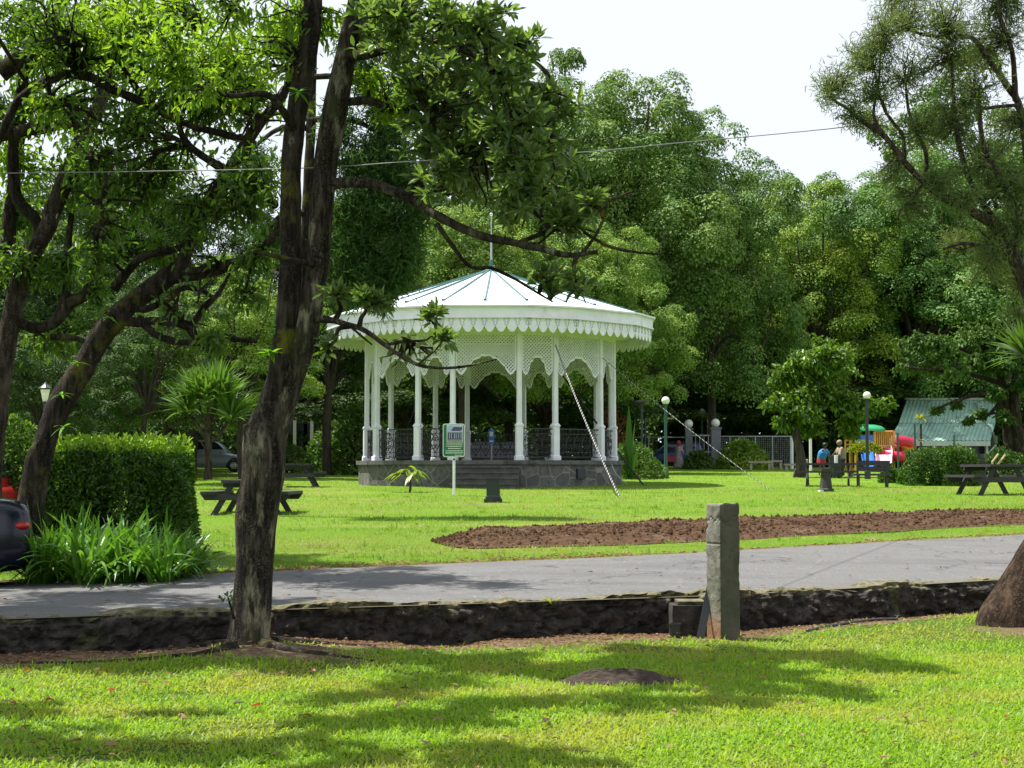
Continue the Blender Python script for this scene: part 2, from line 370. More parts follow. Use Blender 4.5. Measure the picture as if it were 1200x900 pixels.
def asphalt():
    m, nt, bs, out = new_mat('asphalt'); v = coords(nt)
    c = mixc(nt, ramp(nt, noise(nt, v, 75, 3, .8), .40, .62), (.062, .061, .060), (.148, .146, .143))
    c = mixc(nt, ramp(nt, noise(nt, coords(nt, (.5, 1.6, 1)), .9, 6, .62), .44, .66), c, (.076, .075, .075))
    c = mixc(nt, ramp(nt, noise(nt, v, 30, 2, .5), .70, .74), c, (.42, .41, .39))
    c = mixc(nt, ramp(nt, noise(nt, coords(nt, (.8, 2.2, 1)), 2.3, 6, .7), .66, .75), c, (.08, .078, .075))
    vo = nt.nodes.new('ShaderNodeTexVoronoi'); vo.feature = 'DISTANCE_TO_EDGE'; vo.inputs['Scale'].default_value = .55
    nz = nt.nodes.new('ShaderNodeTexNoise'); nz.inputs['Scale'].default_value = 2.5; nz.inputs['Detail'].default_value = 6; nt.links.new(v, nz.inputs['Vector'])
    vx = nt.nodes.new('ShaderNodeVectorMath'); vx.operation = 'ADD'; nt.links.new(v, vx.inputs[0]); nt.links.new(nz.outputs['Color'], vx.inputs[1]); nt.links.new(vx.outputs[0], vo.inputs['Vector'])
    cm = nt.nodes.new('ShaderNodeMath'); cm.operation = 'MULTIPLY'; nt.links.new(ramp(nt, vo.outputs['Distance'], .016, .002), cm.inputs[0]); nt.links.new(ramp(nt, noise(nt, v, .8, 3), .40, .55), cm.inputs[1])
    c = mixc(nt, cm.outputs[0], c, (.028, .028, .028))
    c = mixc(nt, ramp(nt, noise(nt, coords(nt, (.35, 1, 1)), 4.5, 5, .7), .60, .72), c, (.165, .16, .15))
    a = nt.nodes.new('ShaderNodeAttribute'); a.attribute_name = 'bare'
    mm = nt.nodes.new('ShaderNodeMath'); mm.operation = 'MULTIPLY'; nt.links.new(a.outputs['Fac'], mm.inputs[0]); nt.links.new(noise(nt, v, 6, 6, .7), mm.inputs[1])
    c = mixc(nt, ramp(nt, mm.outputs[0], .25, .5), c, (.10, .085, .05))
    nt.links.new(c, bs.inputs['Base Color']); bs.inputs['Roughness'].default_value = .85
    bump(nt, bs, noise(nt, v, 150, 3, .8), .5, .006); return m
M['asphalt'] = asphalt()
def wallstone():
    m, nt, bs, out = new_mat('wall_stone'); v = coords(nt)
    vo = nt.nodes.new('ShaderNodeTexVoronoi'); vo.feature = 'DISTANCE_TO_EDGE'; vo.inputs['Scale'].default_value = 4.5; nt.links.new(coords(nt, (1, 1, 1.5)), vo.inputs['Vector'])
    c = mixc(nt, ramp(nt, noise(nt, v, 9, 7, .7), .38, .66), (.016, .013, .010), (.060, .050, .040))
    c = mixc(nt, ramp(nt, noise(nt, v, 2.1, 6, .7), .56, .74), c, (.07, .078, .022))
    c = mixc(nt, ramp(nt, noise(nt, v, 21, 5, .8), .62, .72), c, (.30, .28, .24))
    g = nt.nodes.new('ShaderNodeNewGeometry'); sx = nt.nodes.new('ShaderNodeSeparateXYZ'); nt.links.new(g.outputs['Position'], sx.inputs[0])
    mo = nt.nodes.new('ShaderNodeMath'); mo.operation = 'MULTIPLY_ADD'; mo.inputs[1].default_value = .16; nt.links.new(noise(nt, v, 5, 5), mo.inputs[0]); nt.links.new(sx.outputs[2], mo.inputs[2])
    c = mixc(nt, ramp(nt, mo.outputs[0], .36, .39), c, mixc(nt, ramp(nt, noise(nt, v, 14, 5, .7), .4, .62), (.09, .09, .03), (.20, .17, .11)))
    
    nt.links.new(c, bs.inputs['Base Color']); bs.inputs['Roughness'].default_value = .95
    bump(nt, bs, noise(nt, v, 22, 6, .75), 1, .03); return m
M['wall_stone'] = wallstone()
def post_mat():
    m, nt, bs, out = new_mat('post_concrete'); v = coords(nt)
    c = mixc(nt, ramp(nt, noise(nt, v, 11, 8, .7), .36, .64), (.25, .24, .20), (.17, .165, .135))
    c = mixc(nt, ramp(nt, noise(nt, coords(nt, (1, 1, .4)), 4.2, 6, .65), .44, .66), c, (.105, .115, .07))
    c = mixc(nt, ramp(nt, noise(nt, v, 60, 3, .8), .64, .70), c, (.07, .066, .05))
    sx = nt.nodes.new('ShaderNodeSeparateXYZ'); nt.links.new(v, sx.inputs[0])
    mo = nt.nodes.new('ShaderNodeMath'); mo.operation = 'MULTIPLY_ADD'; mo.inputs[1].default_value = .5; nt.links.new(noise(nt, v, 5, 5), mo.inputs[0]); nt.links.new(sx.outputs[2], mo.inputs[2])
    c = mixc(nt, ramp(nt, mo.outputs[0], .62, .25), c, (.27, .135, .05))
    nt.links.new(c, bs.inputs['Base Color']); bs.inputs['Roughness'].default_value = .92
    bump(nt, bs, noise(nt, v, 45, 6, .75), .6, .008); return m
M['post'] = post_mat()
M['post_moss_shade'] = mat('post_moss_shade', (.100, .090, .064), (.055, .052, .034), 5, .95, .6, .008, (1, 1, .6), stain=(.055, .066, .03), stain_scale=6, bscale=45)  # moss, plus the shade of the front face painted into its colour
def corrugated():
    m = mat('green_sheet_roof', (.31, .48, .39), (.25, .41, .33), 1.2, .5, .1, stain=(.15, .24, .22), stain_scale=.7); return m
M['roof_green'] = corrugated()

# ------------------------------------------------------------------ world, sun, camera
SUN = unit([-.36, .16, .92])
el = math.asin(SUN[2]); az = math.atan2(SUN[0], SUN[1])
w = bpy.data.worlds.new('World'); sc.world = w; w.use_nodes = True; nt = w.node_tree
bg = nt.nodes['Background']; bg.inputs[1].default_value = .058
sky = nt.nodes.new('ShaderNodeTexSky'); sky.sky_type = 'NISHITA'; sky.sun_disc = False; sky.sun_elevation = el; sky.sun_rotation = az
tc = nt.nodes.new('ShaderNodeTexCoord'); mp = nt.nodes.new('ShaderNodeMapping'); mp.inputs['Location'].default_value = (.35, .1, 0); mp.inputs['Scale'].default_value = (1, 1, 2.2)
nt.links.new(tc.outputs['Generated'], mp.inputs[0])
cl = ramp(nt, noise(nt, mp.outputs[0], 2.4, 6, .55), .22, .36)
nt.links.new(mixc(nt, cl, sky.outputs[0], (8.3, 8.9, 9.9)), bg.inputs[0])
sl = bpy.data.lights.new('sun', 'SUN'); sl.energy = 5.0; sl.angle = math.radians(.53); sl.color = (1, .955, .88)
so = bpy.data.objects.new('sun', sl); COL.objects.link(so); so.location = (0, 0, 60)
from mathutils import Vector
so.rotation_euler = Vector(SUN).to_track_quat('Z', 'Y').to_euler()
cam = bpy.data.cameras.new('camera'); co = bpy.data.objects.new('camera', cam); COL.objects.link(co)
co.location = (0, 0, CAMZ); co.rotation_euler = (PI/2+PITCH, 0, 0); cam.sensor_width = 36; cam.lens = 36*F/1200; cam.clip_end = 3000; sc.camera = co
sc.view_settings.view_transform = 'Standard'; sc.view_settings.look = 'None'; sc.view_settings.exposure = 1.0; sc.view_settings.gamma = 1
sc.view_settings.use_curve_mapping = False
sc.cycles.max_bounces = 8; sc.cycles.transparent_max_bounces = 8

# ------------------------------------------------------------------ ground
def set_attr(o, vals):
    a = o.data.attributes.new('bare', 'FLOAT', 'POINT'); a.data.foreach_set('value', np.asarray(vals, np.float32).ravel())
g = MB(); a = np.linspace(0, 2*PI, 65)[:-1]
g.polys(np.stack([900*np.cos(a), 900*np.sin(a), 0*a-.9], -1), [list(range(64))]); tag(g.build('ground', M['earth']), kind='structure')
# foreground lawn
xs = np.linspace(-14, 14, 170); tt = np.concatenate([np.linspace(0, 1, 16)**1.2*1.2, np.linspace(1.35, 9, 60), np.linspace(9.5, 22, 12)])
X, T = np.meshgrid(xs, tt, indexing='ij'); Y = ywall(X)+.1-T
P = np.stack([X, Y, zfore(X, Y)], -1); g = MB(); g.grid(P, flip=True)
o = tag(g.build('foreground_lawn', M['lawn_fore'], smooth=True), kind='structure')
def bare_fore(x, y):
    t = ywall(x)-y
    b = np.clip(1.35-t/.95, 0, 1)
    b = np.maximum(b, .85*np.exp(-(((x+2.0)/1.5)**2+((y-12.2)/.55)**2)))
    b = np.maximum(b, .75*np.exp(-(((x-5.0)/1.0)**2+((y-14.3)/.7)**2)))
    return np.maximum(b, .22*(x < -1.2))
set_attr(o, bare_fore(X, Y))
# park lawn
xs = np.concatenate([np.linspace(-75, -22, 16)[:-1], np.linspace(-22, 24, 150), np.linspace(24, 80, 16)[1:]])
tt = np.concatenate([np.linspace(.02, ROADW, 6), np.linspace(ROADW+.15, 12, 34), np.linspace(12.4, 40, 50), np.linspace(41, 200, 40)])
X, T = np.meshgrid(xs, tt, indexing='ij'); Y = ywall(X)+T
Z = zpark(X, Y)+.015*vnoise(np.stack([X, Y, 0*X], -1), .7)*(T > ROADW+.6)
Z = Z-.05*(T < ROADW+.01)
P = np.stack([X, Y, Z], -1); g = MB(); g.grid(P); o = tag(g.build('park_lawn', M['lawn_park'], smooth=True), kind='structure')
BARE = [(*ground_at(px, py, 12)[:2], wx, wy, k) for px, py, wx, wy, k in ((372, 638, .35, .4, .8), (562, 591, .9, .7, .62), (640, 598, 2.2, .6, .42), (720, 590, 1.6, .8, .40), (430, 600, 1.4, .6, .35), (900, 596, 2.2, .5, .38), (330, 625, 1.2, .5, .35), (1040, 590, 2, .7, .36), (280, 598, .8, .5, .45), (470, 620, 1.0, .5, .36))]
def bare_park(x, y):
    t = y-ywall(x)-ROADW
    b = np.clip(.75-t/.9, 0, 1)*np.where(x < -1, 1.1, .75)
    b = np.maximum(b, .9*np.exp(-(((x+4.9)/1.6)**2+((y-16.8)/1.2)**2)))
    b = np.maximum(b, .5*np.exp(-(((x+4.9)/.4)**2+((y-21.5)/.4)**2)))
    for cx, cy, wx, wy, k in BARE: b = np.maximum(b, k*np.exp(-(((x-cx)/wx)**2+((y-cy)/wy)**2)))
    return b
set_attr(o, bare_park(X, Y))
# road
xs = np.linspace(-40, 40, 400); tt = np.linspace(0.0, ROADW, 14)
X, T = np.meshgrid(xs, tt, indexing='ij')
edge = (.06*vnoise(np.stack([X, 0*X, 0*X], -1), 1.7)+.03*vnoise(np.stack([X, 0*X+5, 0*X], -1), 6))
Y = ywall(X)+T+edge*(T > ROADW-.01)
P = np.stack([X, Y, zpark(X, Y)+.012], -1); g = MB(); g.grid(P); o = tag(g.build('road', M['asphalt'], smooth=True), kind='structure')
set_attr(o, np.clip(np.maximum(1-(T/.7), 1-(ROADW-T)/.35), 0, 1))

# ------------------------------------------------------------------ retaining wall along the road
u = np.linspace(-10, 13, 1100); yw = ywall(u); zt = zpark(u, yw+.05)
nrm = np.stack([np.gradient(yw), -np.gradient(u)], -1); nrm = unit(nrm)     # toward the camera
rows = []
hs = np.concatenate([[-.25], np.linspace(-.06, .30, 26)])
topn = np.maximum(.04*fbm(np.stack([u, 0*u, 0*u], -1), 2.3, 4)+.012, -.012)
sr_ = np.random.default_rng(5); seeds = np.array([[x+sr_.uniform(-.10, .10)+(.15 if k % 2 else 0), -.06+.15*k+sr_.uniform(-.05, .05), sr_.uniform(.4, 1.2)] for k in range(4) for x in np.arange(-10.2, 13.3, .30)])
for k, h in enumerate(hs):
    zz = zt-.30+h+(topn*(h/.30) if h > 0 else 0)
    dd = np.sqrt((u[:, None]+.04*vnoise(np.stack([u, 0*u+h*6, 0*u], -1), 5)[:, None]-seeds[None, :, 0])**2+((h-seeds[None, :, 1])*1.35)**2); o2 = np.argsort(dd, 1)[:, :2]
    d1_, d2_ = np.take_along_axis(dd, o2, 1).T; edge_ = np.clip((d2_-d1_)/.09, 0, 1); pr = seeds[o2[:, 0], 2]
    off = -.035+.055*pr*edge_**.5+.05*fbm(np.stack([u, 0*u+h, 0*u], -1), 13, 4)+.05*vnoise(np.stack([u, 0*u, 0*u], -1), 1.3)-.03*(h > .27)
    rows.append(np.stack([u+nrm[:, 0]*off, yw+nrm[:, 1]*off, zz+.012*fbm(np.stack([u, 0*u+h, 0*u+2], -1), 8, 2)], -1))
for off in (-.05, -.10, -.16, -.24):
    zz = zt+.018+(topn*.8+.016*fbm(np.stack([u, 0*u+off*9, 0*u], -1), 6, 3))*(1 if off > -.2 else .3)
    rows.append(np.stack([u+nrm[:, 0]*off, yw+nrm[:, 1]*off, zz], -1))
eo = .33+.10*fbm(np.stack([u, 0*u+9, 0*u], -1), 3.2, 4); rows.append(np.stack([u-nrm[:, 0]*eo, yw-nrm[:, 1]*eo, zt-.004], -1)); rows.append(np.stack([u-nrm[:, 0]*.45, yw-nrm[:, 1]*.45, zt-.2], -1))
g = MB(); g.grid(np.array(rows).transpose(1, 0, 2), flip=False)
tag(g.build('retaining_wall', M['wall_stone'], smooth=False), 'low crumbling mossy stone wall dropping from the road edge to the foreground grass', 'wall')

# ------------------------------------------------------------------ grass
def infr(x, y, m=.03): return np.abs(x) < (.335+m)*y+1.9
def blades(n, x0, x1, y0, y1, zf, keep, L, W, lean, seg=2):
    x = rng.uniform(x0, x1, n); y = rng.uniform(y0, y1, n); k = infr(x, y) & keep(x, y); x, y = x[k], y[k]; n = len(x)
    B = np.stack([x, y, zf(x, y)-.008], -1); a = rng.uniform(0, 2*PI, n); l = rng.uniform(.25, lean, n)
    D = unit(np.stack([np.cos(a)*l, np.sin(a)*l, 1+0*a], -1))
    return B, D, L*rng.uniform(.6, 1.35, n), W*rng.uniform(.7, 1.3, n)
def keep_fore(x, y):
    t = ywall(x)-y; b = bare_fore(x, y); n = fbm(np.stack([x, y, 0*x], -1), 2.2, 3)
    return (t > .12) & (rng.random(len(x)) > np.clip(b*1.55+.5*n*(b > .1), 0, .995)) & ~((((x-.77)/.5)**2+((y-11.2)/.3)**2) < 1)
g = MB()
for args in ((215000, -5.4, 5.4, 6.6, 9.6), (230000, -6.6, 6.8, 9.6, 12.6), (120000, -7, 8.4, 12.6, 17.6)):
    B, D, L, W = blades(*args, zfore, keep_fore, 0.068, .0108, 1.7)
    g.strips(B, D, L, W, rng.uniform(.1, .9, len(B)), 2)
tag(g.build('foreground_grass', M['grass_fore']), 'short bright broad-bladed grass of the foreground lawn', 'grass', kind='stuff')
SOIL_LO = [(508, 636), (535, 642), (560, 643.5), (650, 641), (750, 639), (880, 634), (1000, 626), (1210, 615)]
SOIL_HI = [(508, 634), (535, 627), (600, 621), (700, 617), (830, 612), (1000, 606), (1210, 599)]
slo = np.array([ground_at(*p, lo=15) for p in SOIL_LO]); shi = np.array([ground_at(*p, lo=15) for p in SOIL_HI])
def in_soil(x, y):
    return (x > slo[0, 0]) & (y > np.interp(x, slo[:, 0], slo[:, 1])) & (y < np.interp(x, shi[:, 0], shi[:, 1]))
def keep_park(x, y):
    t = y-ywall(x)-ROADW; b = bare_park(x, y)
    return (t > -.03) & ~in_soil(x, y) & (rng.random(len(x)) > np.clip(b*1.2, 0, .97)) & (((x+.7)**2+(y-50)**2) > 4.45**2)
g = MB()
for n, y0, y1, L, W, den in ((175000, 16, 26, .075, .011, 1), (165000, 26, 46, .085, .018, 1), (54000, 46, 75, .09, .03, 1)):
    B, D, L_, W_ = blades(n, -.37*y1-1.9, .37*y1+1.9, y0, y1, zpark, keep_park, L, W, 1.1)
    g.strips(B, D, L_, W_, rng.uniform(.1, .7, len(B)), 1)
cl_ = 520; cx = rng.uniform(-12, 16, cl_); cy = ywall(cx)+ROADW+.3+rng.uniform(0, 1, cl_)**1.5*22
for x_, y_ in zip(cx, cy):
    if in_soil(np.array([x_]), np.array([y_]))[0] or (x_+.7)**2+(y_-50)**2 < 21: continue
    m_ = 26; a = rng.uniform(0, 2*PI, m_); rr_ = rng.uniform(0, .16, m_); l_ = rng.uniform(.2, .9, m_); bx_ = x_+rr_*np.cos(a); by_ = y_+rr_*np.sin(a)
    g.strips(np.stack([bx_, by_, zpark(bx_, by_)-.005], -1), np.stack([np.cos(a)*l_, np.sin(a)*l_, 1+0*a], -1), .13*rng.uniform(.5, 1.2, m_), .014, rng.uniform(.2, .7, m_), 2)
tag(g.build('park_grass', M['grass_park']), 'sunlit mown grass of the park lawn around the bandstand', 'grass', kind='stuff')
# dry litter beside the wall
g = MB(); n = 5200
x = rng.uniform(-5.5, 6.5, n); t = np.abs(rng.normal(0, .45, n))+.05; y = ywall(x)-t; k = infr(x, y); x, y = x[k], y[k]; n = len(x)
B = np.stack([x, y, zfore(x, y)+.006], -1); a = rng.uniform(0, 2*PI, n)
g.leaves(B, np.stack([np.cos(a), np.sin(a), rng.uniform(-.05, .35, n)], -1), np.array([0, 0, 1.])+rng.normal(0, .4, (n, 3)), rng.uniform(.02, .06, n), rng.uniform(.008, .022, n))
n2 = 1500; x = rng.uniform(-6, 1.5, n2); y = ywall(x)+ROADW+np.abs(rng.normal(0, .35, n2)); k = infr(x, y); x, y = x[k], y[k]; n2 = len(x)
x = np.concatenate([x, rng.uniform(1.5, 8, 500)]); y = np.concatenate([y, ywall(x[n2:])+ROADW+np.abs(rng.normal(0, .1, 500))]); n2 = len(x)
B = np.stack([x, y, zpark(x, y)+.012], -1); a = rng.uniform(0, 2*PI, n2)
g.leaves(B, np.stack([np.cos(a), np.sin(a), rng.uniform(-.05, .35, n2)], -1), np.array([0, 0, 1.])+rng.normal(0, .4, (n2, 3)), rng.uniform(.03, .08, n2), rng.uniform(.01, .03, n2))
tag(g.build('leaf_litter', M['leaf_brown']), 'dry brown leaf litter strewn along the wall foot and the road verge', 'leaf litter', kind='stuff')
n3 = 420; x = rng.uniform(-9, 14, n3); y = ywall(x)+ROADW+.4+rng.uniform(0, 20, n3)
n4 = 90; x = np.concatenate([x, rng.uniform(-5, 8, n4)]); y = np.concatenate([y, ywall(x[n3:])+rng.uniform(.2, ROADW-.2, n4)])
n5 = 260; x = np.concatenate([x, rng.uniform(-4, 4.5, n5)]); y = np.concatenate([y, rng.uniform(7.5, 13, n5)]); n3 = len(x); a = rng.uniform(0, 2*PI, n3)
LIT = (np.stack([x, y, terr(x, y)+np.where(y < ywall(x), .05, .03)], -1), np.stack([np.cos(a), np.sin(a), rng.uniform(-.1, .3, n3)], -1), np.array([0, 0, 1.])+rng.normal(0, .3, (n3, 3)))
q_ = MB(); q_.leaves(*LIT, rng.uniform(.03, .07, n3), rng.uniform(.015, .03, n3)); tag(q_.build('dead_leaves', M['leaf_brown']), 'tiny dry leaves scattered thinly over the lawns and the road', 'leaf litter', kind='stuff')
# green weeds on the wall and tufts of dead grass on the far verge
def tuft(name, p, n, L, W, m, label, cat='weed', droop=.5, spread=.9, group=None):
    q = MB(); a = rng.uniform(0, 2*PI, n); s = rng.uniform(.15, spread, n)
    q.strips(np.asarray(p)+np.stack([np.cos(a)*.03, np.sin(a)*.03, 0*a-.01], -1), np.stack([np.cos(a)*s, np.sin(a)*s, 1+0*a], -1), L*rng.uniform(.5, 1.1, n), W, droop, 4)
    r = q.build(name, m); r2 = tag(r, label, cat, group); return r2
p = ground_at(648, 742, 8); tuft('grass_tuft', p, 26, .17, .009, M['grass_fore'], 'small green grass tuft sprouting from the litter below the wall', 'grass tuft')
p = gx(735, 19.6); p[1] = ywall(p[0])+ROADW+.3; p[2] = zpark(p[0], p[1]); tuft('dead_grass', p, 60, .22, .014, M['grass_dry'], 'tuft of straw-coloured dead grass on the verge left of the concrete post', 'grass tuft', 1.0, 2.2)
p = gx(1045, 20.5); p[1] = ywall(p[0])+ROADW+.35; p[2] = zpark(p[0], p[1]); tuft('dead_grass', p, 80, .24, .014, M['grass_dry'], 'clump of straw-coloured dead grass on the verge right of the concrete post', 'grass tuft', .9, 1.8)
# fallen leaves (countable)
def fallen(kind, m, label, spots, size):
    proto = None
    for (px, py) in spots:
        if proto is None:
            q = MB(); n = 1
            P = []
            for i in range(7):
                t = i/6; ww = math.sin(PI*min(max(t, .04), .97)**.8)*.42*size
                P.append([[t*size-size/2, -ww, .012+.35*ww], [t*size-size/2, 0, .008*math.sin(3*t)+.004], [t*size-size/2, ww, .012+.5*ww]])
            q.grid(np.array(P)); proto = q.build(kind, m); c = proto
        else:
            c = proto.copy(); COL.objects.link(c)
        tag(c, label, 'leaf', label_group[kind])
        p = ground_at(px, py, 6); c.location = p+np.array([0, 0, .035]); c.rotation_euler = (rng.uniform(-.25, .25), rng.uniform(-.25, .25), rng.uniform(0, 6.28)); s = rng.uniform(.45, .9); c.scale = (s, s, s)
label_group = {'red_leaf': 'fallen red leaves', 'brown_leaf': 'fallen tan leaves', 'dark_leaf': 'fallen dark leaves'}
fallen('red_leaf', M['leaf_red'], 'small fallen red leaf lying on the foreground grass', [(32, 793), (132, 817), (58, 828), (300, 835), (367, 793), (884, 773), (1180, 848), (642, 851), (15, 832), (880, 770)], .075)
fallen('brown_leaf', M['leaf_brown'], 'fallen tan dry leaf lying on the foreground grass', [(88, 878), (206, 824), (168, 808), (215, 850), (470, 835), (360, 847), (130, 884), (146, 847), (235, 892), (30, 860), (795, 748), (914, 870), (1010, 868), (1060, 848), (325, 892), (415, 800), (500, 880), (280, 800)], .085)
fallen('dark_leaf', M['leaf_black'], 'fallen blackish curled leaf lying on the foreground grass', [(66, 887), (280, 832), (474, 814), (641, 853), (378, 877), (490, 795), (313, 893), (758, 850), (1062, 850), (690, 856), (105, 890)], .075)

# ------------------------------------------------------------------ soil bed
xs = np.linspace(slo[0, 0], 9.2, 260)
ylo = np.interp(xs, slo[:, 0], slo[:, 1]); yhi = np.interp(xs, shi[:, 0], shi[:, 1]); V = np.linspace(0, 1, 26)
X = np.repeat(xs[:, None], 26, 1); Y = ylo[:, None]+(yhi-ylo)[:, None]*V[None]+.1*vnoise(np.stack([X, 0*X, 0*X], -1), 1.4)*((V == 0) | (V == 1))[None]
p3 = np.stack([X, Y, 0*X], -1); prof = np.clip(np.sin(PI*np.clip(V, .0, 1))*2.2, 0, 1)[None]*np.clip((xs-xs[0])/.7, 0, 1)[:, None]
Z = zpark(X, Y)+.012+prof*(.085+.03*fbm(p3, 2.6, 4)+.02*fbm(p3, 9, 3))
g = MB(); g.grid(np.stack([X, Y, Z], -1))
n = 5200; i = rng.integers(0, 260, n); j = rng.integers(1, 25, n); c = np.stack([X[i, j]+rng.normal(0, .02, n), Y[i, j]+rng.normal(0, .05, n), Z[i, j]+.006], -1); r = rng.gamma(2, .006, n)+.006
oc = np.array([[1, 0, 0], [0, 1, 0], [-1, 0, 0], [0, -1, 0], [0, 0, 1], [0, 0, -1.]])
v = c[:, None]+oc[None]*r[:, None, None]*rng.uniform(.5, 1.2, (n, 6, 1)); f = np.array([[0, 1, 4], [1, 2, 4], [2, 3, 4], [3, 0, 4], [1, 0, 5], [2, 1, 5], [3, 2, 5], [0, 3, 5]])
g.add(v.reshape(-1, 3), (f[None]+np.arange(n)[:, None, None]*6).reshape(-1, 3))
tag(g.build('soil_bed', M['soil']), 'long low bed of freshly tilled brown soil across the lawn beyond the road', 'soil bed')

# ================================================================== BANDSTAND
BD = 50.0; BX = (575.5-600)/F*BD; BZ = float(zpark(BX, 45.7))-.02
band = thing('bandstand', (BX, BD, BZ), 'white round bandstand with latticed arches, scalloped eave and stone plinth', 'bandstand')
PHI = math.radians(-1.45)
ANG = sorted([math.radians(k*45+s*14.2) for k in range(8) for s in (-1, 1)])
def bp(R, th, z): return np.array([BX+R*math.sin(th+PHI), BD-R*math.cos(th+PHI), BZ+z])
DK = .83; CR = 4.06
def ring(R, z): return [bp(R, a, z) for a in ANG]
def prism(mb, profile, m=0):
    rows = [ring(R, z) for R, z in profile]; P = np.array(rows).transpose(1, 0, 2); P = np.concatenate([P, P[:1]], 0)
    mb.grid(P, m)
def facets(): return [(ANG[k], ANG[(k+1) % 16]+(2*PI if k == 15 else 0)) for k in range(16)]
g = MB(); prism(g, [(4.32, -.5), (4.32, .70)]); base = g.build('plinth', M['masonry'], band)
# cap course split into slabs
g = MB()
for a, b in facets():
    k = 5 if b-a > .4 else 3
    for i in range(k):
        t0, t1 = (i+.006)/k, (i+.994)/k
        o0, o1 = bp(4.40, a, 0), bp(4.40, b, 0); i0, i1 = bp(3.7, a, 0), bp(3.7, b, 0)
        q = [o0+(o1-o0)*t0, o0+(o1-o0)*t1, i0+(i1-i0)*t1, i0+(i1-i0)*t0]
        v = [p+np.array([0, 0, z]) for z in (.702, DK) for p in q]
        g.add(v, [[3, 2, 1, 0], [4, 5, 6, 7], [0, 1, 5, 4], [1, 2, 6, 5], [2, 3, 7, 6], [3, 0, 4, 7]])
g.build('cap_course', M['cap_stone'], base)
g = MB(); g.polys(ring(3.72, DK-.006), [list(range(16))]); g.build('deck', M['deck'], band)
# corner quoins of the plinth: pale joints already in the stone; one vent opening
c = bp(4.34*math.cos(math.radians(14)), math.radians(45-2.5), .42); g = MB(); g.box(c, (.34, .12, .30), rz=math.radians(45)+PHI); g.build('vent', M['house_window'], band)
# steps in the front bay
g = MB(); hw = 1.0; fy = 4.32*math.cos(ANG[0] if False else math.radians(14.2))
for i in range(5):
    top = DK-.012-.165*i; y0 = -fy+.25; y1 = -fy-.28*(i)-.03
    loc = np.array([0, (y0+y1)/2, (top-.5)/2+.0])
    cc = rot('z', PHI) @ loc+np.array([BX, BD, BZ]); cc[2] = BZ+(top+(-.6))/2
    g.box(cc, (2*hw-.006*i, y0-y1, top+.6), rz=PHI)
    n = rot('z', PHI) @ np.array([0, y1-.012, 0]); g.box([BX+n[0], BD+n[1], BZ+top-.022], (2*hw+.03, .05, .05), rz=PHI)
g.build('steps', M['step_stone'], band)
# columns
for a in ANG:
    g = MB(); c = bp(CR, a, 0)
    def sq(z0, z1, s0, s1, ch=.25):
        P = []
        for z, s in ((z0, s0), (z1, s1)):
            h = s/2; e = h*(1-ch); r = []
            for x, y in ((h, -e), (h, e), (e, h), (-e, h), (-h, e), (-h, -e), (-e, -h), (e, -h)):
                q = rot('z', a+PHI) @ np.array([x, y, 0]); r.append(c+q+np.array([0, 0, z]))
            P.append(r)
        P = np.array(P).transpose(1, 0, 2); g.grid(np.concatenate([P, P[:1]], 0))
        g.polys(P[:, 1], [list(range(8))])
    sq(DK-.002, DK+.12, .27, .27, .12); sq(DK+.12, DK+.15, .27, .21, .12); sq(DK+.12, DK+1.02, .21, .21, .18); sq(DK+1.02, DK+1.06, .245, .245, .15); sq(DK+1.06, DK+1.12, .245, .16, .2)
    sq(DK+1.06, 4.78, .152, .145, .3)
    g.build('column', M['white'], band)
# ring beam
g = MB(); prism(g, [(4.14, 4.62), (4.14, 4.95), (3.98, 4.95), (3.98, 4.62), (4.14, 4.62)]); g.build('ring_beam', M['ceiling'], band)
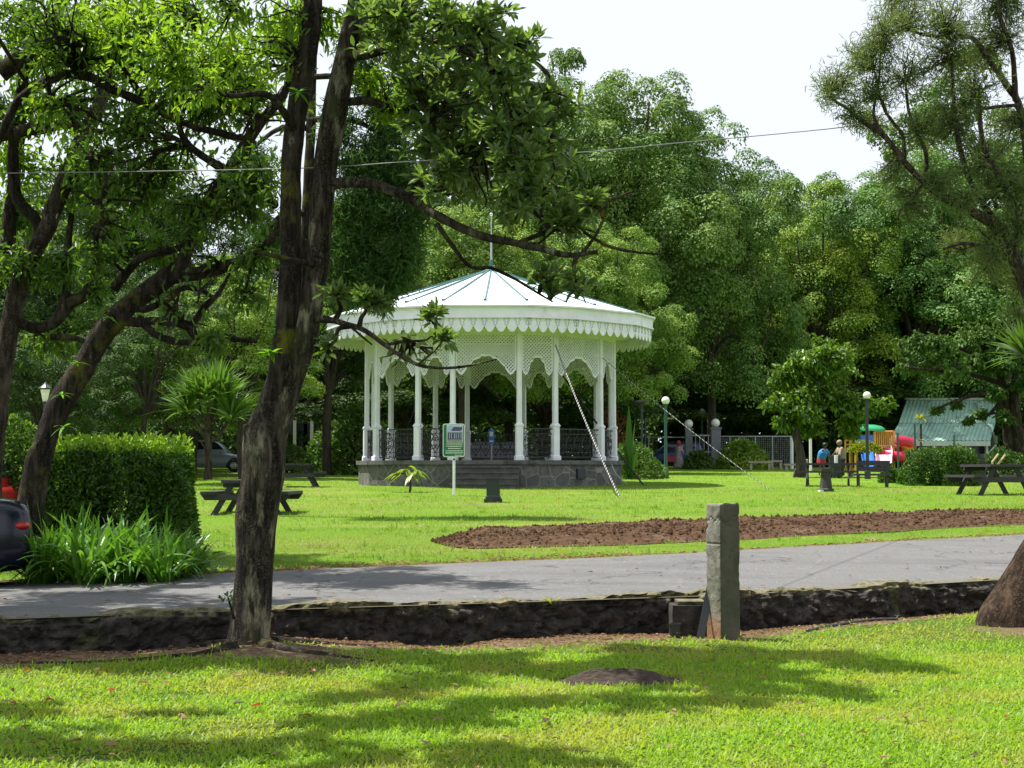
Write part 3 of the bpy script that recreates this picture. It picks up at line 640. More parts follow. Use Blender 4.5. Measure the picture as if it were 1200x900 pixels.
# lattice panels
ZT = 4.66
def lower(u, wide):   # u in [-1,1] across the opening, returns z of the lower edge
    a = abs(u)
    pts = [(0, 3.98), (.16, 4.00), (.20, 3.93), (.42, 3.86), (.47, 3.78), (.62, 3.66), (.70, 3.52), (.80, 3.42), (.9, 3.47), (.95, 3.55), (1.0, 3.57)] if wide else \
          [(0, 3.96), (.22, 3.95), (.30, 3.84), (.45, 3.80), (.52, 3.62), (.62, 3.48), (.76, 3.42), (.88, 3.48), (.95, 3.56), (1.0, 3.58)]
    return np.interp(a, [p[0] for p in pts], [p[1] for p in pts])
for a, b in facets():
    wide = b-a > .4; A = bp(CR, a, 0); B = bp(CR, b, 0); e = unit(B-A); nrm_ = np.cross(e, [0, 0, 1.]); Lg = np.linalg.norm(B-A)
    half = Lg/2-.085; mid = (A+B)/2; g = MB()
    us = np.linspace(-1, 1, 81 if wide else 49); zl = lower(us, wide); ins = lambda u, z: (abs(u) < half) & (z < ZT) & (z > lower(u/half, wide))
    pit = .078
    for sgn, off in ((1, .012), (-1, -.003)):
        for k in np.arange(-60, 60):
            s0 = k*pit*1.0; t = np.linspace(-2.2, 2.2, 400)
            uu = t/math.sqrt(2)*1.0; zz = 4.1+sgn*uu+k*.108; ok = ins(uu, zz)
            idx = np.flatnonzero(np.diff(np.concatenate([[0], ok.astype(int), [0]])))
            for q0, q1 in zip(idx[::2], idx[1::2]):
                if q1-q0 < 3: continue
                p0 = mid+e*uu[q0]; p1 = mid+e*uu[q1-1]
                p0 = np.array([p0[0], p0[1], BZ+zz[q0]])+nrm_*off; p1 = np.array([p1[0], p1[1], BZ+zz[q1-1]])+nrm_*off
                d = unit(p1-p0); r = np.cross(d, nrm_)*.0145; th = nrm_*.006
                v = [p+i*r+j*th for p in (p0, p1) for i, j in ((-1, -1), (1, -1), (1, 1), (-1, 1))]
                g.add(v, [[0, 1, 5, 4], [1, 2, 6, 5], [2, 3, 7, 6], [3, 0, 4, 7]])
    # solid scalloped border
    lo = np.stack([mid[None]+e*(us*half)[:, None]]*1)[0]; P = []
    for dz, dn in ((-.035, .024), (.030, .024), (.030, -.018), (-.035, -.018), (-.035, .024)):
        q = lo.copy()+nrm_*dn; q[:, 2] = BZ+zl+dz; P.append(q)
    g.grid(np.array(P).transpose(1, 0, 2))
    for s in (-1, 1):
        x = mid+e*s*(half-.02); g.box([x[0], x[1], BZ+(ZT+3.56)/2], (.05, .04, ZT-3.56), rz=math.atan2(e[1], e[0]))
    g.box([mid[0], mid[1], BZ+ZT-.02], (2*half, .045, .07), rz=math.atan2(e[1], e[0]))
    g.build('lattice_panel', M['white'], band)
# railings of scrolled iron (front bay open)
def spiral(c, r, turns, s, e, ph):
    t = np.linspace(0, 1, 22); a = ph+s*t*turns*2*PI; rr = r*(1-.78*t)
    return np.array([c+e*(x*y)+np.array([0, 0, z*y]) for x, z, y in zip(np.cos(a), np.sin(a), rr)])
for a, b in facets():
    if abs(((a+b)/2+PI) % (2*PI)-PI) < .1: continue
    A = bp(CR, a, 0); B = bp(CR, b, 0); e = unit(B-A); Lg = np.linalg.norm(B-A); g = MB()
    for z, wd in ((DK+.95, .035), (DK+.80, .018), (DK+.10, .03), (DK+.24, .018)):
        g.beam(A+e*.1+[0, 0, z], B-e*.1+[0, 0, z], wd, wd)
    k = 5 if b-a > .4 else 3; wd = (Lg-.26)/k
    for i in range(k):
        c = A+e*(.13+wd*(i+.5)); h = wd*.46
        for z, s in ((DK+.41, 1), (DK+.64, -1)):
            for sd in (1, -1):
                g.tube(spiral(c+e*sd*h*.48+np.array([0, 0, z]), h*.52, 1.25, sd*s, e, PI/2*(1 if s > 0 else -1)), .0135, 4, cap=False)
        g.tube([c+e*wd*.5*math.sin(t*PI)*.9*(1)+np.array([0, 0, DK+.24+.56*t]) for t in np.linspace(0, 1, 9)], .012, 4)
        g.tube([c-e*wd*.5*math.sin(t*PI)*.9+np.array([0, 0, DK+.24+.56*t]) for t in np.linspace(0, 1, 9)], .012, 4)
        g.beam(c-e*wd*.5+[0, 0, DK+.1], c-e*wd*.5+[0, 0, DK+.95], .018, .018)
        for z in (DK+.17, DK+.875): g.tube([c+e*.055*math.cos(t)+np.array([0, 0, z+.055*math.sin(t)]) for t in np.linspace(0, 2*PI, 9)], .009, 4)
    g.build('railing', M['iron'], band)
# eave: soffit, fascia, roof, ribs, mast
ER = 5.30; ZE = 5.36; ZB = 4.58; APX = 7.08
g = MB(); prism(g, [(ER-.03, 4.98), (4.05, 5.0), (.02, 6.6)]); g.build('ceiling', M['ceiling'], band)
fs = MB()
for a, b in facets():
    A = bp(ER, a, 0); B = bp(ER, b, 0); e = unit(B-A); n_ = np.cross(e, [0, 0, 1.]); Lg = np.linalg.norm(B-A); k = 8 if b-a > .4 else 5; wd = Lg/k
    us = np.linspace(0, Lg, k*14+1); t = np.abs((us/wd) % 1-.5)*2; t[-1] = 1; t[0] = 1
    low = ZB+.20*np.clip(t, 0, 1)**2.2
    P = []
    for z, dn in ((low, 0.0), (low*0+ZB+.44, 0.0), (low*0+ZB+.44, -.022), (low, -.022), (low, 0)):
        q = A[None]+e*us[:, None]+n_*dn; q[:, 2] = BZ+z; P.append(q)
    fs.grid(np.array(P).transpose(1, 0, 2))
    m_ = (A+B)/2; rz = math.atan2(e[1], e[0])
    fs.box([m_[0]+n_[0]*.02, m_[1]+n_[1]*.02, BZ+ZB+.61], (Lg+.02, .05, .335), rz=rz)
    fs.box([m_[0]+n_[0]*.04, m_[1]+n_[1]*.04, BZ+ZB+.43], (Lg+.03, .07, .035), rz=rz)
    fs.box([m_[0]+n_[0]*.055, m_[1]+n_[1]*.055, BZ+ZE-.01], (Lg+.05, .15, .05), rz=rz)
    for i in range(k+1):   # curled fretwork cut beside every scallop
        u0 = min(max(i*wd, .03), Lg-.03); c = A+e*u0+n_*.004
        for sd in (-1, 1):
            pts = [c+e*sd*x*wd+np.array([0, 0, ZB+z]) for x, z in ((.0, .20), (.16, .24), (.10, .30), (.22, .33), (.24, .38), (.15, .40), (.11, .365))]
            fs.tube(spline([list(p)+[.008] for p in pts], 3)[:, :3], .0065, 4, m=1)
fascia = fs.build('fascia', [M['white'], M['white_groove']], band)
g = MB(); prism(g, [(ER+.10, ZE+.005), (ER*.5, ZE+(APX-ZE)*.5), (.06, APX)]); roof = g.build('roof', M['roof_white'], band)
def eave_r(th):
    for a, b in facets():
        t = (th-a) % (2*PI)
        if t <= b-a: return math.cos((b-a)/2)/math.cos(t-(b-a)/2)
    return 1
for k in range(24):
    th = math.radians(15*k); fr = eave_r(th); g = MB()
    p0 = bp(.10, th, APX+.0); r1 = ER*.90*fr; p1 = bp(r1, th, ZE+(APX-ZE)*.1+.035); p0[2] += .0
    g.beam(p0, p1, .05, .05); g.box(p1, (.10, .10, .09), rz=th+PHI); g.build('roof_rib', M['teal'], roof)
g = MB(); g.lathe([(.0, APX+.34), (.05, APX+.32), (.07, APX+.1), (.22, APX-.02), (.24, APX-.10)], (BX, BD, BZ), 12); g.build('roof_cap', M['teal'], roof)
g = MB(); g.tube([[BX, BD, BZ+APX+.2], [BX, BD, BZ+APX+1.1]], .032, 8); g.tube([[BX, BD, BZ+APX+1.1], [BX, BD, BZ+APX+1.8]], .018, 8); g.ball((BX, BD, BZ+APX+1.83), .06, sides=10); g.build('mast', M['galv'], band)
# small notice on a rear post seen through the arches
nb = at(576, 512, 53.2); nt_ = thing('notice_sign', (nb[0], nb[1], BZ+DK), 'small blue and white notice on a pole inside the bandstand', 'sign')
g = MB(); g.tube([[nb[0], nb[1], BZ+DK], [nb[0], nb[1], nb[2]+.3]], .03, 6); g.build('pole', M['galv'], nt_)
g = MB(); g.box(nb-[0, .05, 0], (.2, .03, .5)); bo = g.build('board', M['play_blue'], nt_)
g = MB(); g.box(nb-[0, .072, -.1], (.12, .008, .16)); g.box(nb-[0, .072, .15], (.13, .008, .05)); g.build('panel', M['sign_white'], bo)

# guy ropes
def rope(name, a, b, r, label, sag=.15, twist=True):
    a = np.asarray(a); b = np.asarray(b); n = 260 if twist else 30; t = np.linspace(0, 1, n)[:, None]; p = a+(b-a)*t; p[:, 2] -= sag*4*(t*(1-t))[:, 0]
    g = MB()
    if twist:
        d = unit(b-a); u = unit(np.cross(d, [0, 0, 1.])); v = np.cross(d, u); L = np.linalg.norm(b-a); ph = t*L/.15*2*PI
        for k in (0, 1): g.tube(p+(u*np.cos(ph+k*PI)+v*np.sin(ph+k*PI))*r*.62, r*.72, 6, m=k)
        return tag(g.build(name, [M['rope_black'], M['rope_white']], smooth=True), label, 'rope')
    g.tube(p, r, 6); return tag(g.build(name, M['rope_black'], smooth=True), label, 'rope')
e1 = ground_at(727, 583, 30); rope('guy_rope', at(651, 404, 46.0), e1+[0, 0, -.03], .022, 'thick black and white twisted rope slanting across the bandstand columns to the grass')
e2 = ground_at(905, 575, 30); rope('guy_rope', at(700, 414, 48.0), e2+[0, 0, -.03], .010, 'long thin twisted rope running from the eave past the globe lamp to the lawn', .1)
e3 = ground_at(755, 569, 30); rope('guy_rope', at(648, 424, 53.0), e3+[0, 0, -.02], .028, 'plain dark rope slanting out past the right end of the plinth', .05, False)
rope('guy_rope', at(494, 458, 46.6), at(462, 538, 49.5), .02, 'plain dark rope slanting behind the railing in the left bays', .05, False)
g = MB(); p = np.array([bp(4.3, math.radians(62), DK), bp(4.55, math.radians(60), .45), ground_at(735, 569, 30)+[0, 0, .02]]); g.tube(spline(np.c_[p, [1, 1, 1]], 8)[:, :3], .015, 5)
tag(g.build('loose_rope', M['rope_white']), 'short pale rope end hanging over the plinth beside the twisted rope', 'rope')

# information sign
p = ground_at(532, 581, 30); s_ = thing('information_sign', p, 'green information board with a picture on a white post before the bandstand', 'sign')
dS = p[1]; g = MB(); g.tube([p-[0, 0, .1], [p[0], p[1], at(532, 500, dS)[2]]], .035, 10); g.build('post', M['white_post'], s_)
def pan(x0, y0, x1, y1, off, m, name, parent, mb=None):
    a = at(x0, y1, dS); b = at(x1, y0, dS); q = mb or MB(); q.box([(a[0]+b[0])/2, dS-.05-off, (a[2]+b[2])/2], (b[0]-a[0], .012, b[2]-a[2]))
    return q if mb is not None else q.build(name, m, parent)
g = MB(); x0, x1 = at(520.3, 0, dS)[0], at(545.6, 0, dS)[0]; z0, z1 = at(0, 535.6, dS)[2], at(0, 496.6, dS)[2]
def rrect(x0, x1, z0, z1, r, y, th, mb):
    pts = []
    for cx, cz, a0 in ((x1-r, z1-r, 0), (x0+r, z1-r, 90), (x0+r, z0+r, 180), (x1-r, z0+r, 270)):
        for k in range(5): a = math.radians(a0+22.5*k); pts.append((cx+r*math.cos(a), cz+r*math.sin(a)))
    n = len(pts); v = [[x, yy, z] for yy in (y, y+th) for x, z in pts]
    mb.polys(v, [list(range(n))[::-1], list(range(n, 2*n))]+[[i, (i+1) % n, (i+1) % n+n, i+n] for i in range(n)])
rrect(x0, x1, z0, z1, .06, dS-.06, .025, g); bd = g.build('board', M['sign_white'], s_)
g = MB(); rrect(x0+.022, x1-.022, z0+.022, z1-.022, .05, dS-.066, .003, g); g.build('green_face', M['sign_green'], bd)
pan(523.6, 498.2, 542.6, 518.6, .022, M['sign_white'], 'picture_frame', bd)
pan(524.2, 498.8, 542, 518, .028, M['sky_print'], 'picture', bd)
g = MB(); pan(524.6, 506.5, 541.6, 515, .034, None, '', None, g); pan(531, 500.5, 541.6, 504, .034, None, '', None, g); pan(529.5, 502.5, 540, 506.6, .0345, None, '', None, g); g.build('picture_shade', M['violet_print'], bd)
g = MB(); pan(525, 505.2, 541.2, 506.8, .042, None, '', None, g)
for x in (526.5, 529, 532.4, 534.4, 537.2, 540): pan(x, 507.4, x+.7, 514, .042, None, '', None, g)
g.build('picture_pavilion', M['sky_print'], bd)
g = MB(); pan(524.4, 515.0, 541.8, 517.8, .037, None, '', None, g); g.build('picture_earth', M['earth_print'], bd)
g = MB()   # rows too small to read in the photograph
for y, xa, xb in ((520.4, 523, 542.4), (523, 523.2, 542), (525.6, 525.2, 540), (528.4, 522.4, 542.6), (530.8, 522.4, 542.4), (533.6, 533, 541.6)):
    x = xa
    while x < xb-.3:
        w_ = min(rng.uniform(.7, 2.6), xb-x); pan(x, y-.5, x+w_, y+.5 if y != 533.6 else y+.3, .024, None, '', None, g); x += w_+.35
g.build('lettering', M['sign_white'], bd)
g = MB(); g.tube([[p[0], dS-.04, z0-.06], [p[0], dS-.07, z0-.06]], .03, 8); g.build('bolt', M['house_window'], s_)

# pedestal before the steps
p = ground_at(578, 588.5, 25); t_ = thing('pedestal', p, 'dark green square pedestal box on a pale slab in front of the bandstand steps', 'pedestal')
k_ = p[1]/F
g = MB(); g.box(p+[0, 0, .03], (21*k_, .5, .1)); g.build('slab', M['concrete_dark'], t_)
g = MB(); h_ = 29*k_
q = []
for z, w0 in ((.06, 18*k_), (.12, 18*k_), (.16, 15.5*k_), (h_-.06, 16*k_), (h_-.05, 17.5*k_), (h_, 17.5*k_)):
    q.append([[p[0]+i*w0/2, p[1]+j*w0/2, p[2]+z] for i, j in ((-1, -1), (1, -1), (1, 1), (-1, 1), (-1, -1))])
g.grid(np.array(q).transpose(1, 0, 2)); g.polys(np.array(q[-1])[:4], [[0, 1, 2, 3]]); g.build('box', M['green_black'], t_)

# concrete post
p = ground_at(848, 748, 8); PD = p[1]; H = CAMZ-(590-552)/F*PD-p[2]
g = MB(); S = 28.2/F*PD; hz = np.linspace(-.12, H, 90); e = np.linspace(-1, 1, 11)
per = np.concatenate([np.stack([e[:-1], 0*e[:-1]-1], -1), np.stack([0*e[:-1]+1, e[:-1]], -1), np.stack([-e[:-1], 0*e[:-1]+1], -1), np.stack([0*e[:-1]-1, -e[:-1]], -1)])
cornr = np.maximum(np.abs(per).min(1), 0); per = per*(1-.035*np.clip((cornr-.85)/.15, 0, 1))[:, None]
P = np.zeros((len(per)+1, 90, 3)); az_ = math.atan2(13, 25)
for k, z in enumerate(hz):
    q = np.c_[per*S/2, np.full(len(per), z)]
    nz = .0035*fbm(q, 14, 4)+.004*vnoise(q, 3.5)-.02*np.clip(fbm(q+7, 5, 3)-.75, 0, 1)
    cr = np.exp(-((z-(H-.145+.03*np.sin(q[:, 0]*31)+.02*np.sin(q[:, 1]*57)))/.009)**2)*.010*(per[:, 0] < 1.1)
    cr = cr+np.exp(-((z-(H-.36))/.006)**2)*.008*(per[:, 0] < -.9)+np.clip(vnoise(q, 9)-.55, 0, 1)*.06*np.exp(-((z-(H-.17))/.05)**2)
    rr = 1+(nz-cr)/(S/2)-.06*(z > H-.008)
    q[:, :2] *= rr[:, None]; q[:, 2] += (.012*vnoise(np.c_[per*2, 0*per[:, 0]], 1.1)) if z > H-.03 else 0
    q = q @ rot('z', az_).T
    P[:-1, k] = q+p
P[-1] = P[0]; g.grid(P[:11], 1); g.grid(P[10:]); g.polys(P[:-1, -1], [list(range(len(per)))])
tag(g.build('concrete_post', [M['post'], M['post_moss_shade']]), 'square weathered concrete post standing in the foreground grass', 'post')
# drain block, leaning strip, pipe stub
b = at(806, 744, 14.2); b[2] = float(zfore(b[0], 14.2)); k_ = 14.2/F
g = MB(); q = []
for z, s_x in ((-.1, 1), (.02, 1), (.12, .99), (.22, 1.0), (37*k_, .97)):
    q.append([[b[0]+i*20.5*k_*s_x+.012*vnoise(np.array([i, j, z*5])), b[1]+j*.16+.012*vnoise(np.array([i, j, z*7+3])), b[2]+z] for i, j in ((-1, -1), (-.3, -1.05), (.4, -1), (1, -1), (1, 1), (-1, 1), (-1, -1))])
g.grid(np.array(q).transpose(1, 0, 2)); g.polys(np.array(q[-1])[:6], [list(range(6))]); g.box(b+[3*k_, .02, 39*k_], (32*k_, .3, .035))
tag(g.build('drain_block', M['wall_stone']), 'small dark mossy concrete block between the wall and the concrete post', 'block')
g = MB(); g.beam(at(820, 747, 13.85)-[0, 0, .03], at(833, 686, 14.0), .07, .012); tag(g.build('leaning_strip', M['iron']), 'thin dark metal strip leaning against the concrete post', 'metal strip')
g = MB(); c = at(791, 747, 13.9); c[2] = float(zfore(c[0], c[1])); g.lathe([(.045, 0), (.05, .12), (.056, .125), (.056, .14), (.046, .14), (.04, .03)], c-[0, 0, .01], 14); tag(g.build('pipe_stub', M['hose']), 'short black plastic pipe stub in front of the drain block', 'pipe')
# hose
hp = [list(ground_at(x, y, 8)+[0, 0, .012])+[1] for x, y in ((946, 741), (962, 737), (985, 733), (1010, 729.5), (1032, 727.5), (1052, 727))]
g = MB(); g.tube(spline(hp, 8)[:, :3], .016, 8); tag(g.build('hose', M['hose'], smooth=True), 'black rubber hose lying on bare earth near the wall', 'hose')
# root hump in the lawn
c = ground_at(725, 802, 7); k_ = c[1]/F
A_, R_ = np.meshgrid(np.linspace(0, 2*PI, 97), np.linspace(0, 1, 26)**.8, indexing='ij')
ex = 79*k_*R_*np.cos(A_)*(1+.10*np.sin(3*A_+1)); ey = .27*R_*np.sin(A_)*(1+.12*np.cos(2*A_))
pp = np.stack([ex+c[0], ey+c[1], 0*ex], -1)
hz_ = 17*k_*np.sqrt(np.clip(1-R_**2, 0, 1))*(.8+.35*vnoise(pp, 2.2))+.03*np.abs(fbm(pp*[1, 4, 1], 5, 4))*(1-R_**3)
pp[..., 2] = zfore(pp[..., 0], pp[..., 1])-.03+hz_+.03*(1-R_)
g = MB(); g.grid(pp, flip=True); tag(g.build('root_hump', M['bark_stump'], smooth=True), 'low dark brown woody root hump bulging from the foreground grass', 'tree root')
# ================================================================== NEAR TREES
def px_path(pts, n=6):
    """rows of (px, py, depth, half-width px) -> smooth world path + radii"""
    q = spline([list(at(x, y, d))+[r*d/F] for x, y, d, r in pts], n); return q[:, :3], np.maximum(q[:, 3], .004)
def rball(n, r, flat_=.75):
    v = unit(rng.normal(0, 1, (n, 3)))*(rng.random(n)**(1/2.2))[:, None]*r; v[:, 2] *= flat_; return v
class Crown:
    """twigs that grow from the nearest branch point and carry leaves; one mesh with leaf and bark slots"""
    def __init__(s, branches): s.mb = MB(); s.pts = np.concatenate(branches)
    def lobe(s, c, r, ntw, nl, L, W, style='spray', flat_=.75, twr=.007, m=0, hub=None, droop=.35, jit=.11):
        c = np.asarray(c, float)
        if hub is None: hub = s.pts[np.argmin(((s.pts-c)**2).sum(1))]
        ends = c+rball(ntw, r, flat_); far = np.linalg.norm(c-hub) > 1.1*r; hub0 = hub
        if far:
            v = c-hub0; ln = np.linalg.norm(v); sub = spline(np.c_[[hub0, hub0+v*.4+rng.normal(0, .08, 3)*ln+[0, 0, .06*ln], hub0+v*.75+rng.normal(0, .06, 3)*ln, c+[0, 0, .2*r]], [3.6, 2.8, 2, .9]], 6)
            s.mb.tube(sub[:, :3], sub[:, 3]*twr, 6, m=1, cap=False); s.pts = np.vstack([s.pts, sub[10:, :3]])
        for e in ends:
            if far:
                lo_ = sub[int(len(sub)*.45):, :3]; hub = lo_[np.argmin(((lo_-e)**2).sum(1)+rng.uniform(0, .4*r*r, len(lo_)))]
            v = e-hub; ln = np.linalg.norm(v)
            k1 = hub+v*.35+rng.normal(0, .07, 3)*ln+[0, 0, .05*ln]; k2 = hub+v*.72+rng.normal(0, .06, 3)*ln
            P = spline(np.c_[[hub, k1, k2, e], [1.7, 1.2, .8, .35]], 4); s.mb.tube(P[:, :3], P[:, 3]*twr, 5, m=1, cap=False)
            if nl == 0: continue
            t0 = 0
            if style == 'rosette':
                base = [e]+[P[-1-rng.integers(2, 8), :3]+rng.normal(0, .12, 3)*r for _ in range(2)]
                for b in base:
                    d = unit(v)*.35+np.array([0, 0, .55]); D = unit(unit(rng.normal(0, 1, (nl, 3)))*.95+d); B = b+D*rng.uniform(0, .04, (nl, 1))
                    s.mb.leaves(B, D, np.array([0, 0, 1.])+rng.normal(0, .35, (nl, 3)), L*rng.uniform(.6, 1.15, nl), W*rng.uniform(.8, 1.2, nl), m=m)
            else:
                t = rng.uniform(.3, 1.0, nl)*(len(P)-1); i = np.minimum(t.astype(int), len(P)-2); f = (t-i)[:, None]
                B = P[i, :3]*(1-f)+P[i+1, :3]*f+rng.normal(0, jit*r, (nl, 3))
                D = unit(rng.normal(0, 1, (nl, 3))+unit(v)*.5-np.array([0, 0, droop*2.2]))
                s.mb.leaves(B, D, np.array([0, 0, 1.])+rng.normal(0, .55, (nl, 3)), L*rng.uniform(.6, 1.2, nl), W*rng.uniform(.75, 1.2, nl), m=m)
    def build(s, mats, parent): return s.mb.build('crown', mats, parent)
def limb(path, rad, parent, m, name='limb', sides=10, rough=.16):
    g = MB(); g.tube(path, rad, sides, rough=rough, rs=2.2); return g.build(name, m, parent, smooth=True)
def L_(px, py, d): return at(px, py, d)

# ---- twin-trunked tree in front
d0 = 12.6; FT = ground_at(291, 754, 8); FT = np.array([(291-600)/F*d0, d0, float(zfore((291-600)/F*d0, d0))])
ft = thing('park_tree', FT, 'tall twin-trunked tree with lichen-spotted bark standing right in front by the low wall', 'tree', None)
tr = [(289, 772, d0, 38), (290, 756, d0, 29), (292, 742, d0, 25.5), (294, 722, d0, 24.5), (296, 691, d0, 23), (299, 647, d0, 23.5), (301, 602, d0, 25.5), (308, 558, d0, 26.5), (311, 513, d0, 27), (322, 482, d0, 24), (333, 447, d0, 23), (345, 415, d0, 22), (358, 380, d0, 18.5), (368, 335, d0, 15.5), (373, 297, d0, 14.5), (381, 200, d0, 15), (392, 133, d0, 15.5), (405, 67, d0, 13), (419, 0, d0, 12), (432, -80, d0, 11), (446, -190, d0, 9.5), (452, -330, d0-.2, 7), (470, -470, d0-.4, 4)]
tp, trd = px_path(tr, 10); g = MB(); g.tube(tp, trd*.93, 30, rough=.075, rs=2.4)
tl = [(322, 470, d0-.05, 14), (331, 430, d0-.06, 16), (336, 390, d0-.06, 14.5), (339, 340, d0-.05, 13), (340.5, 297, d0, 12.5), (341, 200, d0+.05, 12.2), (348, 133, d0+.1, 12.5), (359, 67, d0+.15, 12), (367, 0, d0+.2, 11), (374, -90, d0+.3, 9.5), (372, -220, d0+.4, 8), (355, -380, d0+.5, 4)]
g2 = MB(); tlp, tlr = px_path(tl, 9); g2.tube(tlp, tlr, 22, rough=.09, rs=2.4)
# swollen old branch stub on the left side
q, r = px_path([(306, 530, d0-.02, 15), (297, 514, d0-.05, 11), (291, 503, d0-.07, 7), (289, 497, d0-.08, 4)], 4); g.tube(q, r, 12, rough=.2)
g.build('trunk', M['bark'], ft, smooth=True); g2.build('trunk', M['bark_dark'], ft, smooth=True)
for pts in ([(270, 756, 12.5, 10), (235, 757, 12.45, 6), (190, 754, 12.4, 4), (140, 762, 12.3, 3)], [(310, 758, 12.4, 12), (345, 764, 12.2, 7), (395, 770, 12.1, 4), (440, 775, 12, 2)], [(275, 762, 12.3, 10), (225, 772, 12.0, 6), (120, 778, 11.9, 4), (20, 775, 12.0, 3)], [(318, 752, 12.7, 9), (380, 752, 12.8, 5), (440, 748, 13., 3)]):
    q, r = px_path(pts, 6); q[:, 2] = zfore(q[:, 0], q[:, 1])-r*.25; limb(q, r, ft, M['bark_dark'], 'root')
brs = [tp[tp[:, 2] > 3.5], tlp[tlp[:, 2] > 3.5]]
for pts in ([(386, 215, 12.6, 8), (410, 214, 12.5, 7), (440, 216, 12.4, 6.3), (480, 233, 12.3, 6), (520, 257, 12.2, 5.6), (560, 275, 12.1, 5.2), (600, 284, 12., 4.8), (632, 291, 11.9, 4.2), (665, 299, 11.8, 3.6), (700, 295, 11.7, 2.4)],
            [(606, 285, 12, 3), (640, 272, 12.1, 2.8), (672, 258, 12.2, 2.4), (705, 238, 12.3, 2), (742, 224, 12.4, 1.4)],
            [(682, 297, 11.75, 2.4), (695, 280, 11.7, 2), (705, 262, 11.7, 1.8), (712, 238, 11.6, 1.2)],
            [(684, 272, 11.8, 2), (712, 288, 11.7, 2.2), (742, 295, 11.7, 1.7), (772, 298, 11.6, 1)],
            [(512, 262, 12.2, 3), (548, 310, 12.1, 2.2), (575, 314, 12, 2.2), (600, 325, 12, 1.8), (628, 342, 12, 1.5), (648, 354, 12, 1)],
            [(368, 372, 12.5, 6), (385, 375, 12.3, 4.2), (400, 378, 12.2, 3.5), (425, 386, 12.1, 3), (448, 402, 12, 2.6), (475, 420, 11.9, 2.4), (500, 430, 11.8, 2), (540, 430, 11.7, 1.6), (582, 421, 11.6, 1)],
            [(452, 404, 12, 2.0), (476, 400, 12, 1.7), (500, 398, 12, 1.3), (515, 385, 12, .9)],
            [(410, 382, 12.15, 1.8), (425, 395, 12.1, 1.4), (436, 404, 12.1, .9)],
            [(490, 427, 11.8, 1.5), (512, 408, 11.7, 1.2), (520, 395, 11.7, .8)],
            [(372, 360, 12.6, 5), (356, 340, 12.9, 3.5), (342, 330, 13.2, 3), (320, 318, 13.6, 2.5)],
            [(398, 120, 12.6, 6), (430, 118, 12.7, 5), (470, 130, 12.8, 4), (510, 125, 12.9, 3), (560, 140, 13, 2.4), (610, 158, 13.1, 1.6)],
            [(405, 66, 12.6, 6), (440, 62, 12.3, 5), (490, 45, 12.1, 4.5), (550, 62, 12, 3.6), (600, 100, 12, 2.8), (650, 160, 12.1, 1.6)],
            [(372, 310, 12.6, 5), (345, 306, 12.2, 3.4), (322, 300, 12.0, 3), (296, 294, 11.9, 2)],
            [(344, 150, 12.6, 5), (315, 112, 12.4, 4), (270, 112, 12.2, 3), (230, 100, 12.1, 2)],
            [(418, 0, 12.6, 8), (470, -40, 12.4, 7), (550, -70, 12.2, 5), (640, -90, 12, 3.5), (720, -110, 11.8, 2)],
            [(367, 0, 12.8, 8), (300, -60, 12.8, 7), (220, -90, 12.8, 5), (120, -110, 12.7, 3)]):
    q, r = px_path(pts, 6); limb(q, r, ft, M['bark'] if pts[0][3] > 5 else M['bark_dark']); brs.append(q)
cr = Crown(brs)
for px, py, d, rp, nt_w, nl, st in [(470, 30, 12.2, 62, 34, 9, 'r'), (540, 45, 12.1, 58, 34, 9, 'r'), (575, 95, 12.2, 55, 32, 9, 'r'), (610, 150, 12.3, 52, 30, 9, 'r'), (630, 205, 12.2, 48, 28, 9, 'r'),
                                    (560, 190, 12.6, 52, 30, 9, 'r'), (520, 150, 12.8, 50, 28, 9, 'r'), (500, 90, 12.7, 50, 26, 8, 'r'), (665, 245, 12.0, 34, 14, 9, 'r'), (690, 240, 11.8, 26, 10, 8, 'r'), (612, 240, 12.3, 34, 18, 8, 'r'),
                                    (520, 215, 12.5, 38, 16, 8, 'r'), (655, 325, 11.9, 24, 6, 7, 'r'), (690, 330, 11.8, 18, 5, 7, 'r'), (648, 352, 12, 8, 3, 7, 'r'),
                                    (430, 362, 12.1, 20, 6, 7, 'r'), (455, 350, 12.1, 14, 4, 7, 'r'), (518, 378, 11.9, 12, 5, 6, 'r'), (520, 402, 11.7, 10, 5, 6, 'r'), (402, 352, 12.2, 16, 5, 7, 'r'), (395, 400, 12.1, 12, 3, 6, 'r'), (660, 110, 12.4, 36, 10, 8, 'r'), (600, 50, 12.4, 36, 12, 8, 'r')]:
    for dd in ((-.75, .15, .95) if nt_w > 15 else (0,)):
        k = (d+dd)/F; cr.lobe(at(px+rng.uniform(-12, 12), py+rng.uniform(-10, 10), d+dd), rp*1.05*k, int(nt_w*(.5 if nt_w > 15 else .8)), nl, .11*(d+dd)/12.3, .040, 'rosette', .8)
for px, py, rp in ((560, 200, 70), (620, 230, 60), (520, 120, 70), (660, 270, 50), (480, 410, 40)):
    cr.lobe(at(px, py, 12.1), rp*12.1/F, 16, 2, .1, .04, 'spray', .8, twr=.009, jit=.15)
# hanging bright leaves
for px, py, d, rp, nt_w in [(460, 112, 12.8, 42, 16), (430, 95, 12.9, 30, 9), (300, 60, 12.6, 60, 16), (240, 110, 12.3, 50, 12), (330, 20, 12.8, 50, 14), (390, 30, 13., 34, 10), (270, 20, 12.8, 60, 14)]:
    k = d/F; cr.lobe(at(px, py, d), rp*k, nt_w, 22, .085, .024, 'spray', .8, m=2, droop=.6)
